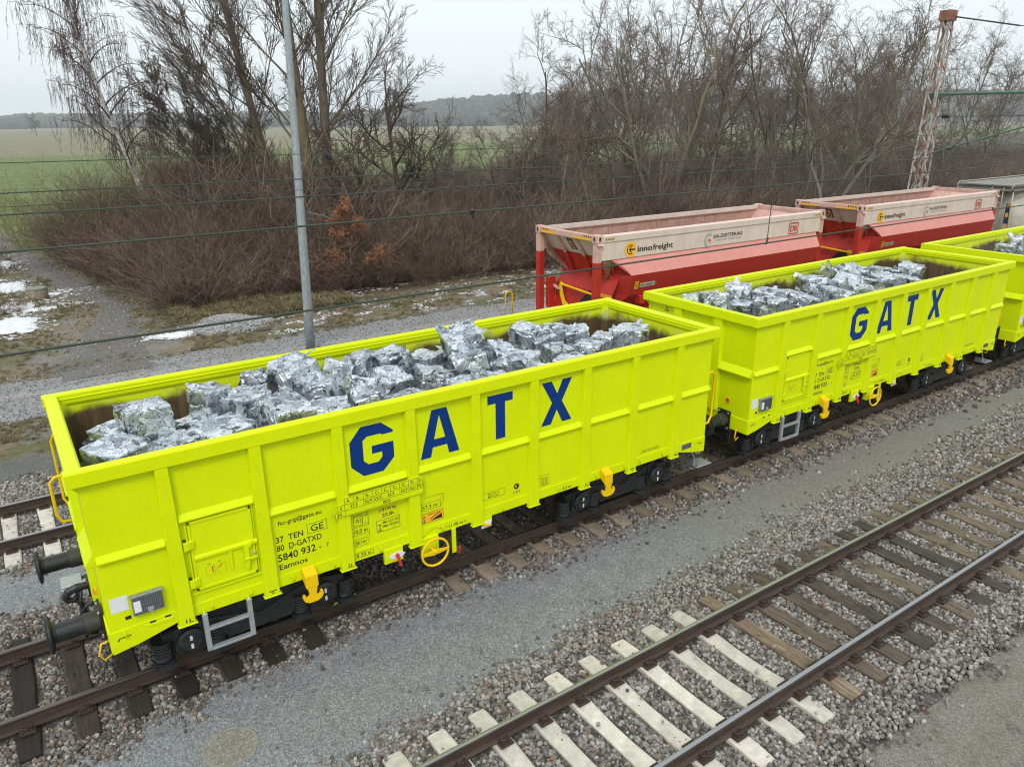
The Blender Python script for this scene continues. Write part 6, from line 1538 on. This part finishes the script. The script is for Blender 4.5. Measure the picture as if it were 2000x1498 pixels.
def sapling(seed, h):
    t = Tree(seed); o = dict(levels=4, kids=(15, 6, 5), start=(.25, .2, .15), ang=((20, 45), (20, 50), (20, 50)), len=((.16, .34), (.35, .6), (.4, .6)), rk=(.45, .6, .7), taper=(.15, .3, .5), wob=(.07, .14, .2), up=(.04, .10, .08), rmin=.006, woodlv=0, short=.5)
    t.limb(Vector((0, 0, 0)), Vector((t.r.uniform(-.15, .15), t.r.uniform(-.15, .15), 1)), h, h*.0085, 0, o); return t
SP = [sapling(31+i, 7.5+i*.8).pieces(m_bark_pale, (m_twig_grey, m_twig)[i % 2]) for i in range(3)]
# --- left group
def birch():
    t = Tree(51); r = t.r; pts = []; rad = []; n = 14; H = 16.5
    for i in range(n+1): f = i/n; pts.append(Vector((-.6*f-3.1*f**1.15+.12*math.sin(f*9), .1*math.sin(f*7), H*f))); rad.append(.19*(1-f)**.9+.015)
    t.wood.tube(pts, rad, 10, caps=False)
    br = MB()
    def droop(p, L, rr):
        q = [p]; d = Vector((r.uniform(-.25, .25), r.uniform(-.25, .25), -.4))
        for i in range(4): d = (d+Vector((r.uniform(-.12, .12), r.uniform(-.12, .12), -.5))).normalized(); q.append(q[-1]+d*L/4)
        t.tw.tube(q, [rr, rr, rr*.9, rr*.8, rr*.6], 3, caps=False)
        for j in range(6):
            k = r.randrange(1, 5); e = q[k]+Vector((r.uniform(-.16, .16), r.uniform(-.16, .16), -r.uniform(.12, .35))); t.tw.tube([q[k], e], [rr*.9, rr*.6], 3, caps=False)
    for i in range(40):
        f = .24+.74*(i+r.random())/40; a = int(f*n); p = pts[a].lerp(pts[min(n, a+1)], f*n-a); az = i*2.4+r.uniform(-.5, .5); L = (1.0-f*.62)*r.uniform(3.4, 5.4)
        d = Vector((math.cos(az)*.75, math.sin(az)*.75, .85)).normalized(); q = [p]
        m = 9
        for j in range(m):
            d = (d+Vector((r.gauss(0, .10), r.gauss(0, .10), -.055-.02*j*(j > 4)))).normalized(); q.append(q[-1]+d*L/m)
        rr = [.05*(1-f*.6)*(1-.85*j/m)+.008 for j in range(m+1)]; t.wood.tube(q, rr, 5, caps=False) if i % 3 == 0 else br.tube(q, rr, 5, caps=False)
        for j in range(2, m+1):
            for k in range(2 if j < m else 3):
                az2 = r.uniform(0, 6.28); s_ = q[j]+Vector((0, 0, 0)); d2 = Vector((math.cos(az2), math.sin(az2), r.uniform(.0, .5))); e = s_+d2*r.uniform(.3, .95)
                t.tw.tube([s_, s_.lerp(e, .5)+Vector((0, 0, .08)), e], [.012, .010, .009], 3, caps=False)
                droop(e, r.uniform(.6, 1.7), .0085); 
                if r.random() < .7: droop(s_.lerp(e, .5), r.uniform(.5, 1.3), .0085)
    tr = piece('trunk', t.wood, m_birch, True); o2 = len(t.tw.f)
    t.tw.add(br.v, br.f, 1); cr = piece('crown', t.tw, [m_twig_plum, m_bark_dark])
    return tr, cr
bt = birch(); plant(bt, 2.35, 35.6, 'leaning white barked birch with drooping purple twigs', name='birch_tree', rz=R(-34.4))
def poplar(seed, H, stems, spread_left):
    t = Tree(seed); o = dict(levels=5, kids=(28, 10, 8, 5), start=(.16, .22, .15, .1), ang=((28, 48), (18, 40), (16, 40), (14, 40)), len=((.26, .44), (.36, .56), (.38, .58), (.4, .6)), rk=(.20, .5, .6, .7), taper=(.28, .2, .3, .5), wob=(.018, .07, .09, .11), up=(.01, .055, .05, .04), rmin=.0072, woodlv=1, short=.5)
    for i, (x, y, lx, ly, hh, rr) in enumerate(stems):
        t.limb(Vector((x, y, 0)), Vector((lx, ly, 1)), hh, rr, 0, o)
    return t.pieces(m_bark_big, m_twig_dark)
pop1 = poplar(61, 24, [(-.14, 0, -.012, 0, 24, .33), (.50, .1, .010, .02, 23, .29)], 0)
plant(pop1, 8.7, 27.6, 'tall dark tree with twin straight trunks right of the lamp post', name='bare_tree', rz=R(-34.4))
pop2 = poplar(63, 22, [(0, 0, -.20, 0, 22, .25), (-.35, .1, -.40, .1, 12, .10), (-.5, 0, -.60, 0, 10.5, .085), (-.6, .1, -.85, .05, 9.5, .075)], 1)
plant(pop2, 7.9, 29.3, 'tall tree fanning out to the left behind the lamp post', name='bare_tree', rz=R(-34.4))
def spread(seed, h, tw=m_twig_dark, mw=m_bark_dark, fork=.25):
    t = Tree(seed); o = dict(levels=5, kids=(10, 8, 7, 5), start=(fork, .15, .12, .1), ang=((35, 65), (25, 60), (25, 60), (20, 55)), len=((.45, .72), (.4, .62), (.4, .6), (.4, .6)), rk=(.55, .55, .6, .7), taper=(.35, .25, .3, .5), wob=(.08, .14, .2, .2), up=(.02, .06, .05, .04), rmin=.0075, woodlv=1, short=.3)
    t.limb(Vector((0, 0, 0)), Vector((0, 0, 1)), h*.8, h*.018, 0, o); return t.pieces(mw, tw)
sp1, sp2, sp3, sp4 = spread(71, 8.5), spread(72, 10.2), spread(73, 6.8, m_twig_grey, m_bark), spread(74, 7.2, m_twig_grey, m_bark)
plant(sp1, 9.5, 23.6, 'small dark tree with a short black trunk right of the twin trunked tree')
plant(sp2, 12.3, 26.5, 'wide dark tree whose crown leans to the gap in the middle')
plant(sp3, 16.6, 28.4, 'low scrubby tree at the left side of the gap before the hill')
plant(sp4, 19.0, 27.8, 'thin scrubby tree in the middle of the gap before the hill', sc=.9)
plant(spread(75, 7.0, m_twig_grey, m_bark), 20.4, 25.6, 'low forked mossy tree at the right side of the gap before the hill', sc=1.0)
def bent():
    t = Tree(81); r = t.r; o = dict(levels=4, kids=(6, 5, 4), start=(.2, .2, .1), ang=((15, 40), (20, 45), (20, 50)), len=((.4, .75), (.35, .6), (.4, .6)), rk=(.6, .6, .7), taper=(.3, .3, .5), wob=(.10, .14, .2), up=(.12, .08, .06), rmin=.008, woodlv=1, short=.3)
    for d, L in (((-.75, 0, .6), 6.2), ((-.35, .2, .9), 6), ((-1, -.1, .22), 4.0)): t.limb(Vector((0, 0, .3)), Vector(d), L, .11, 0, o)
    return t.pieces(m_bark_dark, m_twig_dark)
plant(bent(), 5.4, 31.2, 'bent bare tree leaning to the left between the birch and the lamp post', rz=R(-34.4))
lone = spread(91, 12, m_twig_dark, m_bark_dark, .2); plant(lone, 28.5, 548, 'lone round tree standing far out in the field', sc=1.05)
# --- brush: clumps of many rods
def clump(seed, n, h, spread_, r0=.011, twig=5, curl=.2):
    r = random.Random(seed); mb = MB()
    for i in range(n):
        a = r.uniform(0, 6.283); q = r.random()**.6*spread_*.45; p = Vector((math.cos(a)*q, math.sin(a)*q, 0)); L = h*r.uniform(.55, 1.1); out = r.uniform(.1, .75)*spread_/h
        d = Vector((math.cos(a+r.uniform(-.7, .7))*out, math.sin(a+r.uniform(-.7, .7))*out, 1)).normalized(); pts = [p]
        for j in range(4):
            d = (d+Vector((r.gauss(0, curl), r.gauss(0, curl), r.gauss(0, curl*.6)-.03*j))).normalized(); pts.append(pts[-1]+d*L/4)
        mb.tube(pts, [r0, r0*.9, r0*.75, r0*.6, r0*.45], 3, caps=False)
        for j in range(twig):
            k = r.randrange(1, 4); f = r.random(); b = pts[k].lerp(pts[k+1], f); e = d*.5+Vector((r.gauss(0, .6), r.gauss(0, .6), r.uniform(-.1, .8))); e = e.normalized()*L*r.uniform(.15, .38)
            mid = b+e*.5+Vector((r.uniform(-.05, .05),)*3); mb.tube([b, mid, b+e], [r0*.55, r0*.5, r0*.4], 3, caps=False)
    return mb
br = [piece('brush_clump', clump(100+i, 46, 2.2, 1.7, .010, 6, .22), m_brush) for i in range(4)]
br2 = [piece('brush_clump', clump(120+i, 40, 2.9, 1.8, .012, 6, .15), m_brush_wood) for i in range(4)]
br3 = [piece('brush_clump', clump(140+i, 44, 2.9, 2.2, .0115, 8, .26), m_brush_scrub) for i in range(4)]
P, RO, SC, ID = [], [], [], []
for i in range(2300):
    x, y = NR.uniform(-4, 40), NR.uniform(19.6, 44)
    left = lerp(y, [(19.6, .6), (21, .2), (24, .2), (30, -.9), (40, -2.0), (44, -2.6)])
    front = 20.3+.7*n3(x*.5, 2)+max(0, 1.2-x*.2)
    if x < left+.6*n3(y*.6, 3) or y < front or (abs(x-7.6) < .95 and y < 21.9): continue
    if y > lerp(x, [(0, 41), (12, 38), (20, 33), (24, 36), (40, 42)]): continue
    s_ = NR.uniform(.65, 1.15)*(1 if y > front+1.5 else .75)*(1+.3*n3(x*.45, y*.45, 2))
    if x > 16 and y > 24 and x < 26: s_ *= .8
    P.append((x, y, ground_z(x, y)-.05)); RO.append((NR.uniform(-.12, .12), NR.uniform(-.12, .12), NR.uniform(0, 6.3))); SC.append((s_*1.1, s_*1.1, s_*(1+.25*n3(x*.3, y*.3)))); ID.append(NR.integers(4))
scatter('undergrowth', P, RO, SC, ID, br, 'dense reddish brown brushwood on the verge below the trees')
for i in range(820):
    x, y = NR.uniform(-2, 27), NR.uniform(25, 41)
    if x < lerp(y, [(25, 1.6), (30, 1.0), (41, .2)]) or y > lerp(x, [(0, 40), (12, 38), (20, 35), (27, 34)]): continue
    s_ = NR.uniform(1.05, 1.6)*(1+.75*n3(x*.3, y*.3, 6))*lerp(x, [(0, .9), (6, 1.0), (12, .95), (16, .66), (22, .7), (26, .9)]); P.append((x, y, ground_z(x, y)-.05)); RO.append((NR.uniform(-.12, .12), NR.uniform(-.12, .12), NR.uniform(0, 6.3))); SC.append((s_*.9, s_*.9, s_)); ID.append(NR.integers(4))
scatter('undergrowth', P, RO, SC, ID, br3, 'tall olive brown scrub standing behind the reddish brushwood')
P, RO, SC, ID = [], [], [], []
for i in range(2600):
    x, y = NR.uniform(18, 105), NR.uniform(21, 58)
    if y < 22.2+.8*n3(x*.3, 2)+max(0, x-40)*.02 or (x < 26 and y > 30): continue
    if NR.random() > 1.25-(y-21)/60: continue
    s_ = NR.uniform(.6, 1.25); P.append((x, y, ground_z(x, y)-.05)); RO.append((NR.uniform(-.12, .12), NR.uniform(-.12, .12), NR.uniform(0, 6.3))); SC.append((s_, s_, s_*NR.uniform(.8, 1.3))); ID.append(NR.integers(4))
scatter('undergrowth', P, RO, SC, ID, br2, 'tangled grey brown undergrowth on the floor of the wood')
# single bushes that stand out
def bush(seed, x, y, h, w, m_, label, n=70, r0=.011, twig=7, curl=.2):
    mb = clump(seed, n, h, w, r0, twig, curl); o = tag(mb.build('bush', m_), label, 'bush'); o.location = (x, y, ground_z(x, y)-.05); return o
bush(201, 1.4, 34.2, 5.2, 4.6, m_brush_olive, 'large olive brown bush under the birch', 260, .016, 14, .28)
bush(202, -.6, 35.2, 4.0, 3.6, m_brush_olive, 'rounded olive bush left of the birch, against the green field', 200, .014, 12, .28)
bush(203, 4.2, 33.6, 4.4, 4.0, m_brush_brown, 'tall brown bush right of the birch foot', 200, .015, 12, .26)
bush(204, 11.9, 22.6, 2.6, 3.0, m_brush_green, 'yellow green arching bush in the brown thicket', 110, .013, 7, .30)
bush(205, 2.9, 24.2, 2.9, 2.6, m_brush_red, 'wine red bush in the left part of the thicket', 90, .012, 8, .2)
bush(206, .4, 29.0, 2.6, 2.4, m_brush_red, 'reddish bush at the left edge of the thicket by the side path', 80, .012, 8, .2)
bush(207, 12.6, 29.6, 3.2, 2.8, m_brush_red, 'wine red bush in front of the gap before the hill', 90, .013, 7, .2)
bush(208, -3.6, 43.5, 4.6, 2.6, m_brush_green, 'pale green twiggy bush at the left picture edge', 60, .014, 7, .2)
bush(209, 2.0, 21.6, 1.7, 1.7, m_brush_olive, 'low olive bush with grass at its foot, at the front corner of the thicket', 70, .009, 7, .25)
bush(210, 22.5, 23.4, 3.2, 2.8, m_brush_olive, 'olive bush at the front edge of the wood left of the nearer red container', 80, .013, 7, .25)
bush(211, -5.6, 25.0, 1.0, 1.3, m_brush_brown, 'low brown bramble at the left picture edge between snow patches', 60, .008, 6, .3)
bush(212, -5.9, 36.5, 1.8, 1.8, m_brush_brown, 'dark bramble at the left picture edge behind the upper snow patch', 70, .010, 6, .3)
# young oak keeping its withered leaves
t = thing('oak_sapling', (7.7, 20.6, ground_z(7.7, 20.6)), 'young oak still holding rusty orange leaves', 'tree'); r = random.Random(77)
tr = Tree(301); o_ = dict(levels=4, kids=(11, 5, 3), start=(.12, .2, .2), ang=((40, 70), (25, 55), (25, 55)), len=((.4, .62), (.4, .6), (.4, .6)), rk=(.5, .6, .7), taper=(.25, .3, .5), wob=(.08, .15, .2), up=(.02, .03, .03), rmin=.006, woodlv=0, short=.55)
tr.limb(Vector((0, 0, 0)), Vector((.05, 0, 1)), 3.5, .045, 0, o_); a_, b_ = tr.pieces(m_bark_dark, m_twig); link('trunk', a_, t); link('branches', b_, t)
mb = MB(); tips = [Vector(v) for v in tr.tw.v[::3]]
for i in range(6500):
    p = r.choice(tips)+Vector((r.gauss(0, .07), r.gauss(0, .07), r.gauss(0, .07))); 
    if n3(p.x*1.6, p.y*1.6, p.z*1.6) < -.22: continue
    a = Vector((r.gauss(0, 1), r.gauss(0, 1), r.gauss(-.4, .7))).normalized()*r.uniform(.05, .09); b = a.orthogonal().normalized()*r.uniform(.022, .038)
    mb.add([p, p+a*.5+b, p+a, p+a*.5-b], [(0, 1, 2), (0, 2, 3)])
mb.build('leaves', m_oakleaf, t)
mb = MB()
for (x, y) in ((6.5, 20.5), (8.9, 20.4), (5.6, 20.8)):
    for i in range(260):
        p = Vector((x+r.gauss(0, .35), y+r.gauss(0, .3), r.uniform(.5, 1.7))); a = Vector((r.gauss(0, 1), r.gauss(0, 1), r.gauss(-.4, .7))).normalized()*r.uniform(.05, .08); b = a.orthogonal().normalized()*.03
        mb.add([p, p+a*.5+b, p+a, p+a*.5-b], [(0, 1, 2), (0, 2, 3)])
tag(mb.build('withered_leaves', m_oakleaf), 'sprays of rusty leaves in the thicket below the young oak', kind='stuff')
# --- the wood on the right
def ulat(x, y): return ((x+5.27)*.8255-(y+10.12)*.5644)/((x+5.27)*.5644+(y+10.12)*.8255)
rw = random.Random(17); WKIND = ['single stemmed grey', 'two stemmed grey', 'three stemmed grey', 'two stemmed pale', 'single stemmed pale', 'tall two stemmed grey']; WOODL = 'bare %s tree in the dense wood behind the red containers'; pts = []
for i in range(900):
    x, y = rw.uniform(20.5, 92), rw.uniform(23.5, 52)
    if ulat(x, y) < .052: continue
    if y < 24+max(0, x-45)*.12: continue
    if all((x-a)**2+(y-b)**2 > (3.7+.03*x)**2 for a, b in pts): pts.append((x, y))
    if len(pts) >= 85: break
for i, (x, y) in enumerate(pts):
    sc = rw.uniform(.86, 1.12)
    sc *= lerp(ulat(x, y), [(.05, .62), (.09, .82), (.14, 1.)])
    vi = rw.randrange(6); plant(WT[vi], x, y, WOODL % WKIND[vi], 'tree', 'trees of the wood behind the containers', sc, rw.uniform(0, 6.28), zs=rw.uniform(.95, 1.08))
pts2 = []
for i in range(300):
    x, y = rw.uniform(19.5, 75), rw.uniform(22.6, 29)+0
    y += max(0, x-45)*.12
    if ulat(x, y) < .045: continue
    if all((x-a)**2+(y-b)**2 > 5 for a, b in pts2): pts2.append((x, y))
    if len(pts2) >= 42: break
for x, y in pts2: plant(SP[rw.randrange(3)], x, y, 'slender pale stemmed young tree at the front of the wood', 'tree', 'young trees at the front of the wood', rw.uniform(.75, 1.15), rw.uniform(0, 6.28), (rw.uniform(-.09, .09), rw.uniform(-.09, .09)), 'sapling')
plant(WT[3], 40.5, 20.2, 'tall mossy tree leaning left just right of the lattice mast', sc=1.0, rz=1.0, lean=(0, -.10))
q = MB(); q.tube([(31.5, 19.4, .6), (35, 20.2, 1.0), (39, 20.6, 1.05), (43, 21.0, 1.0)], [.14, .16, .2, .22], 9); q.tube([(35, 20.2, 1.05), (34.5, 20.0, 1.9)], [.05, .02], 5); q.tube([(38, 20.5, 1.1), (38.6, 20.2, 2.1)], [.05, .02], 5)
tag(q.build('fallen_log', m_bark_pale, smooth=True), 'pale fallen trunk lying before the wood above the silo wagon', 'log')
# ------------------------------------------------------------------ the hazy winter air
q = MB(); q.box(-1250, 2450, -650, 2250, -1.8, 78)
hz = q.build('haze', []); tag(hz, 'thin winter haze over the whole scene', kind='stuff')
mh, th, bh = newmat('winter_haze'); th.nodes.remove(bh); pv = th.nodes.new('ShaderNodeVolumePrincipled')
pv.inputs['Color'].default_value = (.89, .95, 1, 1); pv.inputs['Density'].default_value = .00036; pv.inputs['Density Attribute'].default_value = ''
pv.inputs['Anisotropy'].default_value = .65
th.links.new(pv.outputs[0], th.nodes['Material Output'].inputs['Volume'])
hz.data.materials.append(mh)
